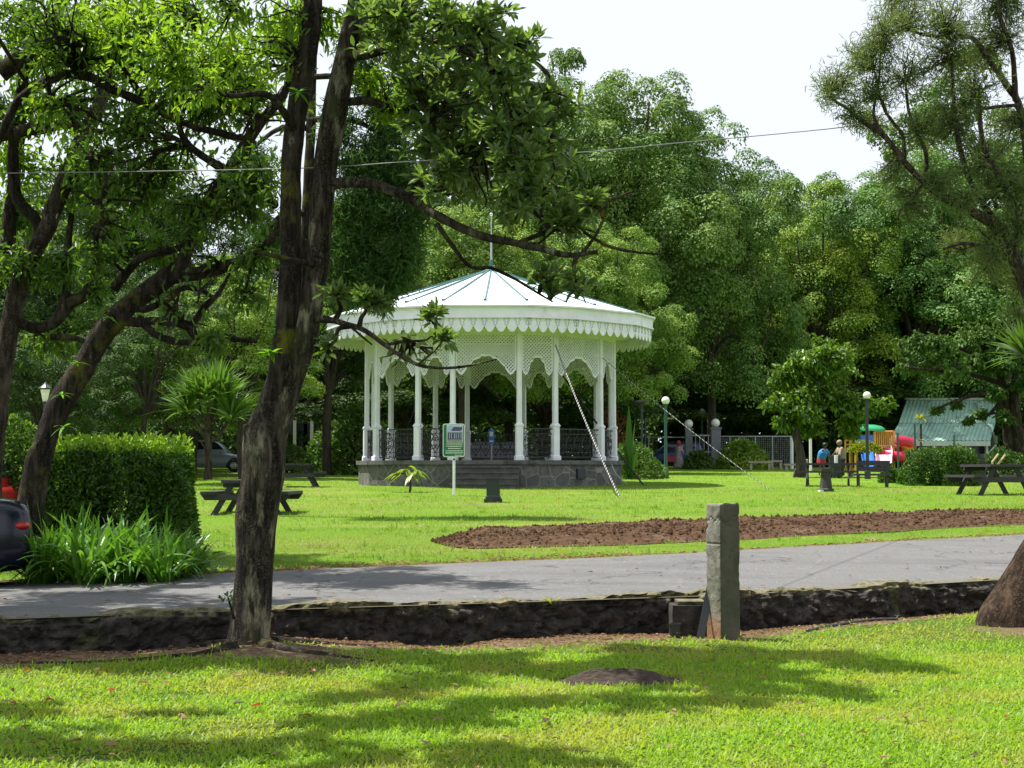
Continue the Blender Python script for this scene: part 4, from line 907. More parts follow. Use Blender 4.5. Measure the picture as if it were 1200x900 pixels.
# the unseen crown above the picture, its lobes added to shade the near lawn
def over(px, py, h): G = ground_at(px, py, 6); return G+SUN/SUN[2]*h
for px, py, h, r, n in [(760, 764, 8.4, .6, 16), (880, 766, 8.4, .6, 16), (980, 772, 8, .6, 16), (1050, 784, 7.6, .5, 14), (860, 826, 7.0, .5, 13), (960, 812, 7.2, .5, 12), (740, 826, 7.2, .5, 13),
                        (40, 775, 7.2, .75, 22), (150, 778, 7.2, .7, 20), (260, 772, 7.4, .75, 22), (370, 775, 7.4, .7, 20), (470, 772, 7.4, .65, 18), (570, 772, 7.4, .6, 16), (630, 790, 7.2, .4, 9), (520, 805, 6.8, .55, 15), (430, 818, 6.8, .6, 16), (600, 826, 6.6, .5, 13), (500, 845, 6.4, .5, 13), (380, 850, 6.4, .4, 9),
                        (50, 872, 6.0, .65, 18), (140, 885, 6.0, .6, 16), (240, 888, 5.8, .5, 12), (340, 872, 6, .45, 10), (420, 893, 5.8, .4, 9), (580, 890, 5.8, .5, 12), (660, 895, 5.8, .4, 8), (0, 830, 6.4, .5, 10), (210, 838, 6.4, .3, 5)]:
    cr.lobe(over(px, py, h), r, n, 44, .15, .062, 'spray', .7)
cr.build([M['leaf_front'], M['bark_dark'], M['leaf_bright']], ft)
# vine stem and epiphytes on the trunk
q = [list(at(x, y, d0-.36))+[1] for x, y in ((303, 470), (309, 495), (316, 520), (317, 545), (312, 560))]; g = MB(); g.tube(spline(q, 6)[:, :3], .012, 6)
tag(g.build('vine', M['bark_grey'], smooth=True), 'thin pale vine stem running down the twin-trunked tree', 'vine')
def epiphyte(c, n, L, W, label):
    a = rng.uniform(0, 2*PI, n); el_ = rng.uniform(-.3, .9, n); g = MB(); g.strips(np.repeat([c], n, 0), np.stack([np.cos(a)*np.cos(el_), np.sin(a)*np.cos(el_), np.sin(el_)], -1), L*rng.uniform(.6, 1.1, n), W, .4, 5)
    o = g.build('fern', M['leaf_strap'], smooth=True); o.color = (1.5, 1.5, 1, 1); return tag(o, label, 'fern')
epiphyte(at(318, 415, 12.25), 14, .20, .035, 'small bright green fern growing in the fork of the twin-trunked tree')
epiphyte(at(350, 108, 12.45), 12, .16, .03, 'small bright fern perched high on the left stem of the twin-trunked tree')
epiphyte(at(366, 430, 12.35), 6, .12, .035, 'tiny sprig of leaves on the right side of the twin-trunked tree')
g = MB(); q, r = px_path([(274, 725, 12.4, 2), (270, 710, 12.35, 1.5), (267, 700, 12.3, 1)], 4); g.tube(q, r, 5, m=1)
for x, y in ((266, 699), (258, 702), (272, 704), (262, 706), (270, 696)):
    g.leaves(at(x, y, 12.3)[None].repeat(3, 0), rng.normal(0, 1, (3, 3))+[0, 0, .5], np.array([[0, -.4, 1.]]*3), .05, .022)
tag(g.build('sapling', [M['leaf_hedge'], M['bark_dark']]), 'small leafy sapling sprouting at the base of the twin-trunked tree', 'sapling')

# ---- leaning mossy tree on the left
d1 = 17.6; LT = gx(36, d1); lt = thing('park_tree', LT, 'mossy tree leaning to the right over the clipped hedge, with a long arching limb', 'tree')
tr = [(26, 660, d1, 22), (32, 620, d1, 18), (36, 590, d1, 16), (45, 540, d1, 14.5), (53, 520, d1, 14), (66, 487, d1, 14), (82, 452, d1, 14.5), (100, 425, d1, 14.5), (120, 393, d1, 13.5), (133, 377, d1, 13), (150, 361, d1, 12), (167, 347, d1, 11.5), (185, 334, d1, 11.5), (203, 322, d1, 11), (233, 320, d1-.2, 8), (266, 312, d1-.5, 7), (300, 297, d1-.8, 6), (320, 277, d1-1, 5), (335, 250, d1-1.2, 4)]
q, r = px_path(tr, 9); g = MB(); g.tube(q, r, 22, rough=.17, rs=2.2); g.build('trunk', M['bark_dark'], lt, smooth=True); brs = [q[40:]]
for pts in ([(200, 325, d1, 9), (213, 308, d1, 8.5), (222, 285, d1, 8), (233, 253, d1-.1, 8.5), (250, 228, d1-.2, 8), (267, 203, d1-.3, 8), (287, 170, d1-.4, 7), (310, 137, d1-.5, 6), (333, 110, d1-.6, 5), (350, 60, d1-.7, 3)],
            [(322, 240, d1-.8, 6), (304, 222, d1-.6, 5.5), (283, 213, d1-.5, 5), (260, 197, d1-.4, 5), (236, 182, d1-.3, 4.6), (217, 165, d1-.2, 4), (208, 143, d1-.2, 3.4)],
            [(300, 168, d1-.4, 3), (283, 163, d1-.4, 4), (258, 156, d1-.3, 4.2), (233, 150, d1-.3, 4.2), (210, 142, d1-.2, 4.5), (187, 130, d1-.2, 4.5), (168, 112, d1-.1, 4), (150, 90, d1, 4), (137, 70, d1, 3.6), (133, 60, d1, 3)],
            [(195, 133, d1-.2, 4), (178, 124, d1-.2, 5), (160, 117, d1-.1, 5), (140, 108, d1, 5.2), (123, 100, d1, 5.4), (105, 90, d1, 5.6), (83, 87, d1, 5.6), (60, 93, d1, 5.4), (40, 104, d1, 5.2), (20, 120, d1, 5), (5, 150, d1, 5), (-15, 190, d1, 5)],
            [(86, 86, d1, 4), (100, 75, d1, 4), (117, 68, d1, 4), (132, 63, d1, 3.8), (160, 61, d1, 3.6), (190, 61, d1, 3.4), (228, 60, d1, 3.2), (233, 42, d1, 2.8), (245, 28, d1, 2.4), (285, 28, d1, 1.4)],
            [(208, 62, d1, 2.6), (217, 78, d1, 2.4), (240, 90, d1, 2.4), (265, 93, d1, 2.2), (300, 90, d1, 2), (340, 82, d1, 1.4)],
            [(140, 68, d1, 2.6), (160, 78, d1, 2.4), (195, 90, d1, 2.2), (230, 100, d1, 2), (250, 110, d1, 1.5)],
            [(245, 110, d1-.3, 2), (275, 110, d1-.3, 2.4), (310, 112, d1-.3, 2.4), (335, 112, d1-.3, 2)],
            [(140, 372, d1, 8), (158, 378, d1, 6), (180, 376, d1, 5), (205, 378, d1, 4.6), (222, 382, d1, 4.4), (240, 360, d1, 4), (255, 345, d1, 3), (270, 320, d1, 2)],
            [(162, 372, d1, 5), (180, 390, d1, 4.4), (205, 400, d1, 4), (240, 402, d1-.2, 3.6), (270, 398, d1-.4, 3.4), (300, 400, d1-.6, 2.4)],
            [(150, 358, d1, 6), (170, 362, d1, 4.6), (195, 352, d1, 4), (215, 338, d1, 3.6), (235, 340, d1, 3), (252, 350, d1, 2.4)],
            [(133, 340, d1+.2, 6), (140, 330, d1+.2, 5.5), (155, 312, d1+.1, 5), (170, 300, d1, 4.6), (205, 292, d1, 4), (230, 280, d1, 3)],
            [(98, 185, d1, 3), (120, 182, d1, 2.6), (150, 172, d1, 2.4), (175, 155, d1, 2), (190, 148, d1, 1.4)]):
    q, r = px_path(pts, 6); limb(q, r, lt, M['bark_dark']); brs.append(q)
cr = Crown(brs)
for px, py, d, rp, n, nl, m in [(150, 30, 17.4, 60, 26, 24, 2), (200, 70, 17.2, 60, 24, 24, 2), (260, 60, 17.0, 55, 22, 24, 2), (300, 110, 16.8, 50, 18, 24, 2), (210, 120, 17.6, 50, 18, 24, 0), (90, 50, 17.8, 60, 22, 24, 2), (60, 20, 18, 60, 20, 24, 0),
                                (250, 140, 17.8, 40, 14, 22, 0), (150, 150, 18, 50, 16, 22, 0), (290, 200, 17, 40, 14, 22, 0), (200, 200, 18, 50, 18, 22, 0), (150, 240, 18.2, 55, 20, 22, 0), (220, 250, 17.5, 45, 16, 22, 0), (280, 250, 17, 38, 14, 22, 0),
                                (120, 190, 18.4, 50, 16, 22, 0), (320, 30, 17, 50, 18, 22, 2), (200, 10, 17.6, 60, 20, 24, 2), (110, 300, 18, 30, 9, 18, 0), (290, 350, 17, 28, 7, 16, 0), (250, 400, 17.2, 22, 6, 16, 0), (190, 290, 17.8, 28, 8, 16, 0), (300, 310, 16.8, 26, 8, 16, 0), (60, 130, 17.8, 34, 9, 18, 2)]:
    cr.lobe(at(px, py, d+rng.uniform(-.6, .8)), rp*1.15*d/F, int(n*1.7), nl, .12, .040, 'spray', .8, m=m, droop=.3, jit=.16)
for px, py, h, r, n in [(110, 700, 7.6, .8, 26), (20, 722, 7.2, .8, 26), (330, 706, 7.4, .5, 12), (190, 722, 7.2, .7, 20), (350, 662, 8.6, .6, 16), (260, 672, 8.2, .6, 14), (60, 712, 7.4, .9, 26), (160, 706, 7.4, .8, 22), (250, 712, 7.2, .6, 14), (20, 690, 7.6, .8, 20), (400, 664, 8.6, .7, 16), (300, 655, 8.8, .7, 16), (470, 668, 8.4, .5, 10), (210, 690, 7.6, .5, 10), (60, 745, 6.8, .8, 18), (200, 745, 6.8, .6, 14)]:
    cr.lobe(over(px, py, h), r, n, 44, .16, .06, 'spray', .7)  # unseen lobes of this crown, added to shade the road and verge
for px, py, rp in ((90, 110, 70), (180, 180, 70), (260, 230, 60), (120, 240, 70), (240, 330, 60), (290, 130, 60), (200, 370, 50), (60, 40, 70)):
    cr.lobe(at(px, py, 17), rp*17/F, 16, 3, .12, .04, 'spray', .9, twr=.014, jit=.2)
cr.build([M['leaf_left'], M['bark_dark'], M['leaf_bright']], lt)
for (x, y, d, sz) in ((72, 462, 17.3, .16), (92, 425, 17.3, .14), (75, 500, 17.3, .2), (128, 372, 17.3, .14)):
    epiphyte(at(x, y, d), 9, sz, .03, {72: 'small fern on the leaning mossy trunk below its bend', 92: 'small fern midway up the leaning mossy trunk', 75: 'larger fern low on the leaning mossy trunk beside a knot', 128: 'small fern near the first fork of the leaning mossy tree'}[x])
# ---- upright many-forked tree at the far left
d2 = 20.0; UT = gx(-14, d2); ut = thing('park_tree', UT, 'grey-barked forked tree rising at the left edge behind the mossy leaning tree', 'tree')
tr = [(-16, 640, d2, 15), (-12, 560, d2, 13), (-4, 480, d2, 12), (7, 410, d2, 11.5), (15, 365, d2, 11), (22, 335, d2, 11), (37, 297, d2, 11), (50, 275, d2, 11), (58, 262, d2, 11), (63, 243, d2, 10.5), (83, 197, d2, 10), (100, 157, d2, 9.5), (120, 113, d2, 8), (135, 60, d2, 6), (150, -20, d2, 4)]
q, r = px_path(tr, 9); g = MB(); g.tube(q, r, 20, rough=.16, rs=2.2); g.build('trunk', M['bark_grey'], ut, smooth=True); brs = [q[40:]]
for pts in ([(50, 280, d2, 8), (42, 258, d2, 7.5), (30, 245, d2, 7), (20, 230, d2, 7), (15, 190, d2, 6.5), (18, 140, d2, 6), (28, 90, d2, 5.4), (50, 55, d2, 5), (66, 20, d2, 4)],
            [(8, 300, d2+.4, 9), (12, 250, d2+.4, 8), (18, 200, d2+.4, 7), (24, 150, d2+.4, 6), (26, 60, d2+.4, 4)],
            [(0, 84, d2-1, 12), (22, 70, d2-1, 11), (42, 50, d2-1, 10), (60, 25, d2-1, 9), (80, -10, d2-1, 7)],
            [(-20, 162, d2-.5, 8), (0, 158, d2-.5, 8), (25, 154, d2-.5, 7.5), (50, 151, d2-.5, 7), (70, 147, d2-.5, 6), (92, 148, d2-.5, 4), (130, 155, d2-.5, 2.6), (170, 142, d2-.5, 1.6)],
            [(15, 375, d2, 7), (40, 384, d2, 7), (62, 378, d2, 7), (82, 356, d2, 7), (100, 345, d2, 6), (112, 320, d2, 5.6), (118, 290, d2, 5), (122, 250, d2, 4)],
            [(66, 376, d2, 5), (78, 340, d2, 5), (76, 312, d2, 4.6), (80, 285, d2, 4.2), (84, 250, d2, 3)],
            [(60, 395, d2, 4), (85, 396, d2, 4), (105, 402, d2, 2.6), (130, 408, d2, 1.6)]):
    q, r = px_path(pts, 6); limb(q, r, ut, M['bark_dark']); brs.append(q)
cr = Crown(brs)
for px, py, d, rp, n, nl, m in [(40, 60, 20, 60, 20, 24, 2), (10, 130, 20, 50, 18, 24, 0), (30, 190, 20.2, 45, 16, 24, 2), (90, 130, 20.4, 50, 16, 24, 0), (130, 80, 20.4, 50, 16, 22, 0), (20, 20, 19.5, 55, 18, 24, 0), (100, 220, 20.4, 45, 16, 22, 0), (30, 260, 20.5, 45, 16, 22, 0), (70, 310, 20.4, 35, 12, 20, 0), (10, 310, 20.4, 40, 12, 20, 0), (130, 270, 20.4, 40, 14, 20, 0), (60, 400, 20.4, 34, 9, 20, 0), (120, 350, 20.4, 26, 6, 18, 0), (170, 130, 20.4, 36, 10, 20, 0), (110, 10, 20.2, 50, 14, 20, 2)]:
    cr.lobe(at(px, py, d+rng.uniform(-.6, .8)), rp*1.15*d/F, int(n*1.7), nl, .13, .042, 'spray', .8, m=m, droop=.3, jit=.16)
for x, y, z, r, n in [(-10.5, 20.6, 9.6, 1.6, 26), (-9.4, 23.4, 9.8, 1.6, 24)]:
    cr.lobe((x, y, z), r, n, 36, .14, .045, 'spray', .7)
cr.build([M['leaf_left'], M['bark_dark'], M['leaf_bright']], ut)

# ---- leaning trunk at the right edge of the foreground
d3 = 14.6; RT = np.array([(1192-600)/F*d3, d3, float(zfore((1192-600)/F*d3, d3))]); rt = thing('park_tree', RT, 'thick reddish-brown trunk leaning out of the picture at the right edge of the foreground', 'tree')
tr = [(1186, 765, d3, 46), (1190, 738, d3, 45), (1198, 716, d3, 40), (1210, 692, d3, 36), (1227, 660, d3, 33), (1247, 620, d3, 32), (1268, 560, d3, 31), (1290, 460, d3, 30), (1312, 320, d3, 27), (1330, 150, d3, 23), (1330, -40, d3, 18), (1300, -240, d3, 12), (1290, -420, d3, 6)]
q, r = px_path(tr, 10); g = MB(); g.tube(q, r, 30, rough=.12, rs=2.2); g.build('trunk', M['bark_red'], rt, smooth=True); brs = [q[60:]]
for pts in ([(1328, 100, d3, 12), (1270, -100, d3, 10), (1180, -220, d3-.4, 8), (1060, -300, d3-.8, 5)], [(1325, -50, d3, 12), (1400, -180, d3, 9), (1500, -260, d3, 5)]):
    q, r = px_path(pts, 6); limb(q, r, rt, M['bark_red']); brs.append(q)
cr = Crown(brs)
for x, y, z, r, n in [(4.6, 14.6, 8.0, 1.2, 26), (6, 14.6, 9, 1.5, 30), (7.6, 14.8, 8.4, 1.5, 26), (3.0, 14.9, 7.6, .8, 14), (6.4, 13.2, 8.2, 1.2, 20), (5.6, 15.8, 8.8, 1.2, 20)]:
    cr.lobe((x, y, z), r, n, 30, .12, .042, 'spray', .7)
cr.build([M['leaf_front'], M['bark_red']], rt)

# ---- feathery tree, upper right
d4 = 32.0; CT = gx(1236, d4); ct = thing('casuarina_tree', CT, 'feathery grey-green tree reaching in from the upper right edge with long curved limbs', 'tree')
tr = [(1238, 590, d4, 16), (1232, 500, d4, 14), (1222, 420, d4, 13), (1208, 350, d4, 12), (1193, 312, d4, 11), (1183, 293, d4, 10), (1170, 267, d4, 9), (1143, 250, d4, 7.5), (1110, 233, d4, 6.5), (1083, 213, d4, 5.5), (1060, 190, d4, 5), (1037, 160, d4, 4), (1010, 142, d4, 3.2), (993, 127, d4, 2.8), (978, 118, d4, 2.2), (966, 104, d4, 1.5)]
q, r = px_path(tr, 8); g = MB(); g.tube(q, r*.8, 16, rough=.14, rs=2); g.build('trunk', M['bark_grey'], ct, smooth=True); brs = [q[50:]]
for pts in ([(1085, 214, d4, 4), (1085, 180, d4, 3.4), (1074, 155, d4, 3), (1065, 130, d4, 2.6), (1061, 95, d4, 1.6)], [(1060, 190, d4, 3.4), (1058, 160, d4, 3), (1044, 140, d4, 2.6), (1034, 122, d4, 2.2), (1024, 80, d4, 1.4)], [(1038, 161, d4, 3), (1024, 135, d4, 2.4), (1030, 95, d4, 2), (1032, 55, d4, 1.2)],
            [(1172, 268, d4, 6), (1150, 235, d4, 5), (1132, 200, d4, 4.4), (1121, 150, d4, 4), (1117, 110, d4, 3), (1116, 70, d4, 2)], [(1205, 345, d4+.4, 8), (1204, 250, d4+.4, 7), (1203, 180, d4+.4, 6.5), (1195, 125, d4+.4, 6), (1180, 100, d4+.3, 5.4), (1160, 72, d4+.2, 4.6), (1140, 45, d4, 4), (1110, 44, d4, 3.4), (1080, 40, d4, 2.4), (1050, 30, d4, 1.6)],
            [(1190, 118, d4+.3, 5), (1186, 60, d4+.2, 4), (1172, 20, d4, 3.4), (1165, -30, d4, 2)], [(1150, 128, d4, 3), (1170, 125, d4, 3), (1196, 123, d4, 3)], [(1083, 214, d4, 2.6), (1068, 234, d4, 2.2), (1056, 245, d4, 2), (1052, 258, d4, 1.2)], [(1183, 300, d4, 6), (1195, 255, d4-.4, 5), (1160, 190, d4-.5, 4), (1150, 150, d4-.5, 3), (1148, 100, d4-.5, 2)], [(1175, 275, d4, 5), (1160, 290, d4, 4), (1130, 285, d4, 3), (1105, 292, d4, 2)]):
    q, r = px_path(pts, 6); limb(q, r*.72, ct, M['bark_grey']); brs.append(q)
cr = Crown(brs)
for px, py, rp, n in [(985, 95, 30, 26), (1010, 70, 26, 22), (1025, 110, 26, 18), (1035, 45, 30, 28), (1065, 90, 32, 22), (1060, 25, 36, 30), (1100, 70, 34, 28), (1120, 20, 40, 34), (1160, 50, 36, 34), (1185, 10, 36, 34), (1140, 110, 34, 30), (1180, 150, 34, 30), (1110, 150, 34, 26), (1080, 150, 26, 16), (1150, 190, 34, 24), (1190, 220, 30, 24), (1100, 215, 26, 16), (1060, 225, 22, 12), (1020, 150, 22, 14), (1000, 135, 18, 12), (1130, 240, 24, 14), (1170, 300, 24, 12), (1050, -10, 40, 26), (1120, -40, 50, 30), (1190, -50, 50, 30), (1120, 290, 22, 12), (1075, 250, 18, 10), (1185, 335, 26, 16), (1192, 375, 22, 12), (1158, 320, 22, 12), (1195, 270, 30, 18), (1150, 280, 24, 12), (1040, 200, 18, 10)]:
    cr.lobe(at(px, py, d4+rng.uniform(-.8, .8)), rp*1.3*d4/F, int(n*1.25), 34, .19, .016, 'spray', .9, droop=-.12, twr=.010, jit=.16)
cr.build([M['leaf_casuarina'], M['bark_grey']], ct)

# ---- dark conifer behind the twin trunks
d5 = 30.0; KT = gx(310, d5); kt = thing('conifer_tree', KT, 'dark feathery conifer hidden behind the twin trunks, drooping beside the bandstand roof', 'tree')
tr = [(310, 585, d5, 8), (313, 500, d5, 7), (335, 420, d5, 7), (356, 300, d5, 7), (362, 200, d5, 6), (366, 100, d5, 5), (370, 0, d5, 3)]
q, r = px_path(tr, 6); g = MB(); g.tube(q, r, 12, rough=.14, rs=2); g.build('trunk', M['bark_dark'], kt, smooth=True); brs = [q]
for y0, x1, y1 in ((140, 470, 170), (190, 480, 215), (240, 488, 265), (290, 490, 320), (330, 450, 350), (90, 450, 120), (40, 440, 60), (250, 300, 290), (150, 290, 180)):
    q, r = px_path([(360, y0, d5, 4), (360+(x1-360)*.5, y0+2, d5-.4, 3), (x1, y1, d5-.6, 1.5)], 6); limb(q, r, kt, M['bark_dark']); brs.append(q)
cr = Crown(brs)
for px, py, rp, n in [(450, 160, 34, 22), (420, 190, 34, 22), (465, 205, 34, 26), (440, 240, 36, 26), (475, 265, 30, 24), (420, 290, 34, 24), (465, 310, 32, 26), (430, 335, 30, 22), (405, 250, 30, 18), (455, 120, 34, 18), (430, 80, 34, 16), (400, 330, 26, 12), (395, 150, 34, 16), (300, 200, 34, 14), (310, 280, 34, 14), (485, 230, 20, 12), (448, 350, 18, 10), (430, 40, 36, 16)]:
    cr.lobe(at(px, py, d5-.4), rp*1.25*d5/F, int(n*1.3), 80, .16, .024, 'spray', .95, droop=.12, twr=.009, jit=.17)
cr.build([M['leaf_conifer'], M['bark_dark']], kt)

# ---- overhead cable
g = MB(); pts = [(-60, 204, 15.2), (0, 203, 14.9), (160, 201, 14.2), (320, 198, 13.5), (400, 195, 12.6), (470, 190, 11.2), (600, 183, 13.5), (700, 177, 16.5), (800, 167, 20.5), (900, 158, 26), (980, 150, 31.5), (1005, 146, 32.5)]
q, r = px_path([(x, y, d, 1.15) for x, y, d in pts], 8); g.tube(q, np.interp(q[:, 1], [11, 32], [.0036, .010]), 6); tag(g.build('overhead_cable', M['cable'], smooth=True), 'grey overhead cable crossing the view above the bandstand', 'cable')
# ================================================================== BACKGROUND TREES
rng = np.random.default_rng(21)
def crown_mesh(lobes, nsub, nleaf, L, W, subr=(.30, .5), up=.35, shell=.35):
    """leaves on many small lobes that sit on the upper shells of big lobes"""
    g = MB()
    for (cx, cy, cz, r, fz) in lobes:
        n = max(5, int(nsub*(r/3.0)**2)); d = unit(rng.normal(0, 1, (n*3, 3))); d = d[d[:, 2] > -.4][:n]; n = len(d)
        c = np.array([cx, cy, cz])+d*np.array([1, 1, fz])*r*rng.uniform(.62, 1.12, (n, 1)); sr = r*rng.uniform(*subr, n)
        m = int(nleaf); D = unit(rng.normal(0, 1, (n, m, 3))+np.array([0, 0, up])+d[:, None]*.5)
        lump = 1+.22*fbm((c[:, None]+D*1.3)*1.0, 1.5, 2)
        P = c[:, None]+D*np.array([1, 1, .75])*(sr[:, None]*lump*(1-shell*rng.random((n, m))**1.8))[..., None]
        N = unit(D*.9+np.array([0, 0, .6])+rng.normal(0, .38, (n, m, 3))).reshape(-1, 3); T = unit(np.cross(N, rng.normal(0, 1, (n*m, 3))))
        g.leaves(P.reshape(-1, 3), T, N, L*rng.uniform(.6, 1.3, n*m), W*rng.uniform(.7, 1.3, n*m), hexa=False)
    return g
def bg_proto(lobes, H, tr_r, **kw):
    root = empty('park_tree'); g = MB()
    top = max(l[2] for l in lobes)
    tp = spline([[0, 0, -.6, tr_r*1.5], [.1, 0, .6, tr_r*1.05], [.25, .1, H*.18, tr_r*.9], [0, .1, H*.36, tr_r*.7]], 5); g.tube(tp[:, :3], tp[:, 3], 12, rough=.15)
    for (cx, cy, cz, r, fz) in lobes:
        s = spline([[.0, .1, H*.30, tr_r*.55], [cx*.35, cy*.35, H*.36+(cz-H*.36)*.45, tr_r*.38], [cx*.8, cy*.8, cz*.86, tr_r*.25], [cx, cy, cz+r*.4, .05]], 5); g.tube(s[:, :3], s[:, 3], 7, rough=.12, cap=False)
    g.build('trunk', M['bark_bg'], root, smooth=True)
    crown_mesh(lobes, **kw).build('crown', M['leaf_bg'], root); return root
def rl(n, R, z0, z1, r0, r1, fz=.8, seed=0):
    q = np.random.default_rng(seed); out = []
    for i in range(n):
        z = z0+(z1-z0)*(i+.5)/n; k = R*math.sqrt(max(.04, 1-((z-(z0+z1)*.45)/(z1-z0)*1.5)**2)); a = i*2.4+q.uniform(-.4, .4); kk = k*q.uniform(.55, 1)
        out.append((kk*math.cos(a), kk*math.sin(a), z, q.uniform(r0, r1), fz))
    return out+[(0, 0, (z0+z1)/2, R*.62, 1.0)]
PROTO = {
 'tall': bg_proto(rl(16, 6.0, 6, 17.2, 2.4, 3.4, .8, 1), 20, .36, nsub=19, nleaf=430, L=.18, W=.125, subr=(.26, .42), up=.75, shell=.36),
 'round': bg_proto(rl(14, 6.2, 4.5, 16.4, 2.4, 3.6, .8, 2), 20, .34, nsub=19, nleaf=430, L=.18, W=.125, subr=(.26, .42), up=.75, shell=.36),
 'loose': bg_proto(rl(18, 6.2, 4.5, 17.6, 1.6, 2.5, .8, 3), 20, .3, nsub=24, nleaf=320, L=.18, W=.12, subr=(.30, .48), up=.7, shell=.38),
 'layered': bg_proto([(k*math.cos(a), k*math.sin(a), z, r, .32) for k, a, z, r in [(4.5, .2, 7, 2.8), (5.5, 2.2, 7.6, 3.0), (4.8, 4.2, 7.2, 2.8), (6, 5.4, 8.6, 3), (5, 1.2, 10, 3), (5, 3.1, 10.6, 3), (5, 4.9, 11, 2.8), (4, .3, 13, 2.8), (4, 2.4, 13.6, 2.8), (3.4, 4.4, 14.4, 2.6), (2, 1.4, 16.4, 2.6), (1.6, 3.6, 17.6, 2.4), (0, 0, 12, 3)]], 20, .4, nsub=30, nleaf=130, L=.28, W=.14, subr=(.25, .45)),
}
used = {}
def bg_tree(kind, px, d, top, wpx, col, label, group=None, rz=None):
    o = PROTO[kind] if kind not in used else copy_tree(PROTO[kind]); used[kind] = 1
    p = gx(px, d); H = CAMZ+(552-top)/F*d-p[2]; W = wpx*d/F
    o.location = p; sz = H/20.0; sx = W/14.5; o.scale = (sx, sx, sz); o.rotation_euler = (0, 0, rng.uniform(0, 6.28) if rz is None else rz)
    tag(o, label, 'tree', group)
    for k in kids(o):
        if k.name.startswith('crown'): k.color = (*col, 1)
    return o
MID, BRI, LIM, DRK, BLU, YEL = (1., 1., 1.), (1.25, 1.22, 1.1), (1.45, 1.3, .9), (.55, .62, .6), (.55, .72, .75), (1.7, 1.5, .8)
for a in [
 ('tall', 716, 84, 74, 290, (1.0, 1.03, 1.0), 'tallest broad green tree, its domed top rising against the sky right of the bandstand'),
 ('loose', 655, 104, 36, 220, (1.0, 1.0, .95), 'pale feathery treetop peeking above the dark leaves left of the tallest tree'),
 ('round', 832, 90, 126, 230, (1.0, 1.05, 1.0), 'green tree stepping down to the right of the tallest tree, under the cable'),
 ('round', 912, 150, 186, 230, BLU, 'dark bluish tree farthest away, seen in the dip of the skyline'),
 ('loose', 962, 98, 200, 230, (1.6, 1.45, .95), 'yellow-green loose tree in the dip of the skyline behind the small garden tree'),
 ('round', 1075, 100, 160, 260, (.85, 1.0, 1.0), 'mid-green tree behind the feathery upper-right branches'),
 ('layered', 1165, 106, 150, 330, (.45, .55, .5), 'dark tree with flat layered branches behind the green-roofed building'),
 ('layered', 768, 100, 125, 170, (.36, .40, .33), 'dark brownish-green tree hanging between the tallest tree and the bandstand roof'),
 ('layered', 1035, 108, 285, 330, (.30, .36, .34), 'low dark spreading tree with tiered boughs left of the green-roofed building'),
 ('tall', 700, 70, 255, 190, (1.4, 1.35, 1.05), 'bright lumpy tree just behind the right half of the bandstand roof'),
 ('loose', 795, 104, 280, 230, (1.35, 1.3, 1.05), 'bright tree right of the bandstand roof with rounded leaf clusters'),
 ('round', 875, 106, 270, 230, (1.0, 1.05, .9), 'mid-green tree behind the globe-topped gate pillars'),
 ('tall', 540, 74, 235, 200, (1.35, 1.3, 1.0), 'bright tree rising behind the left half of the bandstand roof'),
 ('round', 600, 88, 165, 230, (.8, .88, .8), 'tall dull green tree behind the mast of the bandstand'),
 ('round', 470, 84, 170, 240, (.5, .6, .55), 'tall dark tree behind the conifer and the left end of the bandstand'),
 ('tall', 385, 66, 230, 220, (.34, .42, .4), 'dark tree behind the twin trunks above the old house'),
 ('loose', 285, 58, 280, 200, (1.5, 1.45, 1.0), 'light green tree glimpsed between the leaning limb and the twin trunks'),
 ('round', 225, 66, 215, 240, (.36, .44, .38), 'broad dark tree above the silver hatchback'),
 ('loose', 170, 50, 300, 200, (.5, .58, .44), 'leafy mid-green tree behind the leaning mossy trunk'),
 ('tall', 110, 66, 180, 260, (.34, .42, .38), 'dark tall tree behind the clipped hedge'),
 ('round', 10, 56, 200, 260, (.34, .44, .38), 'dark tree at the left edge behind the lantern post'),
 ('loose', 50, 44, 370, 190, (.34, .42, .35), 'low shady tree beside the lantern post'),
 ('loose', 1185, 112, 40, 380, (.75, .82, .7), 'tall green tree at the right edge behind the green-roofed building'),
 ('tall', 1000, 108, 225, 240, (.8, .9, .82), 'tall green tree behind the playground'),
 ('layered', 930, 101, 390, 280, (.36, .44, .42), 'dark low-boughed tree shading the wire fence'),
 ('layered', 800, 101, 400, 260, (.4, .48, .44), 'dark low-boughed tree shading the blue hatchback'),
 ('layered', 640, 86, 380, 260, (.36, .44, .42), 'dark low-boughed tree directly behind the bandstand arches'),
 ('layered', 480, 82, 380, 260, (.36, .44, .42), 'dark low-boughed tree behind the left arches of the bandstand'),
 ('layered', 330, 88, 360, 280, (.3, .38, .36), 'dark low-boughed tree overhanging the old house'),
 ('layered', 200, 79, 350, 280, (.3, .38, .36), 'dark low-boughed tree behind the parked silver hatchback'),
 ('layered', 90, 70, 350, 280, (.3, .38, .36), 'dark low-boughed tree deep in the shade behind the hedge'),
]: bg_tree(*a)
for px in np.linspace(-60, 1260, 13): bg_tree('round', px, 118+rng.uniform(-6, 6), 345+rng.uniform(-30, 40), 190, (.4, .48, .46), 'dark tree of the farthest row closing off the park', 'dark trees of the farthest row')

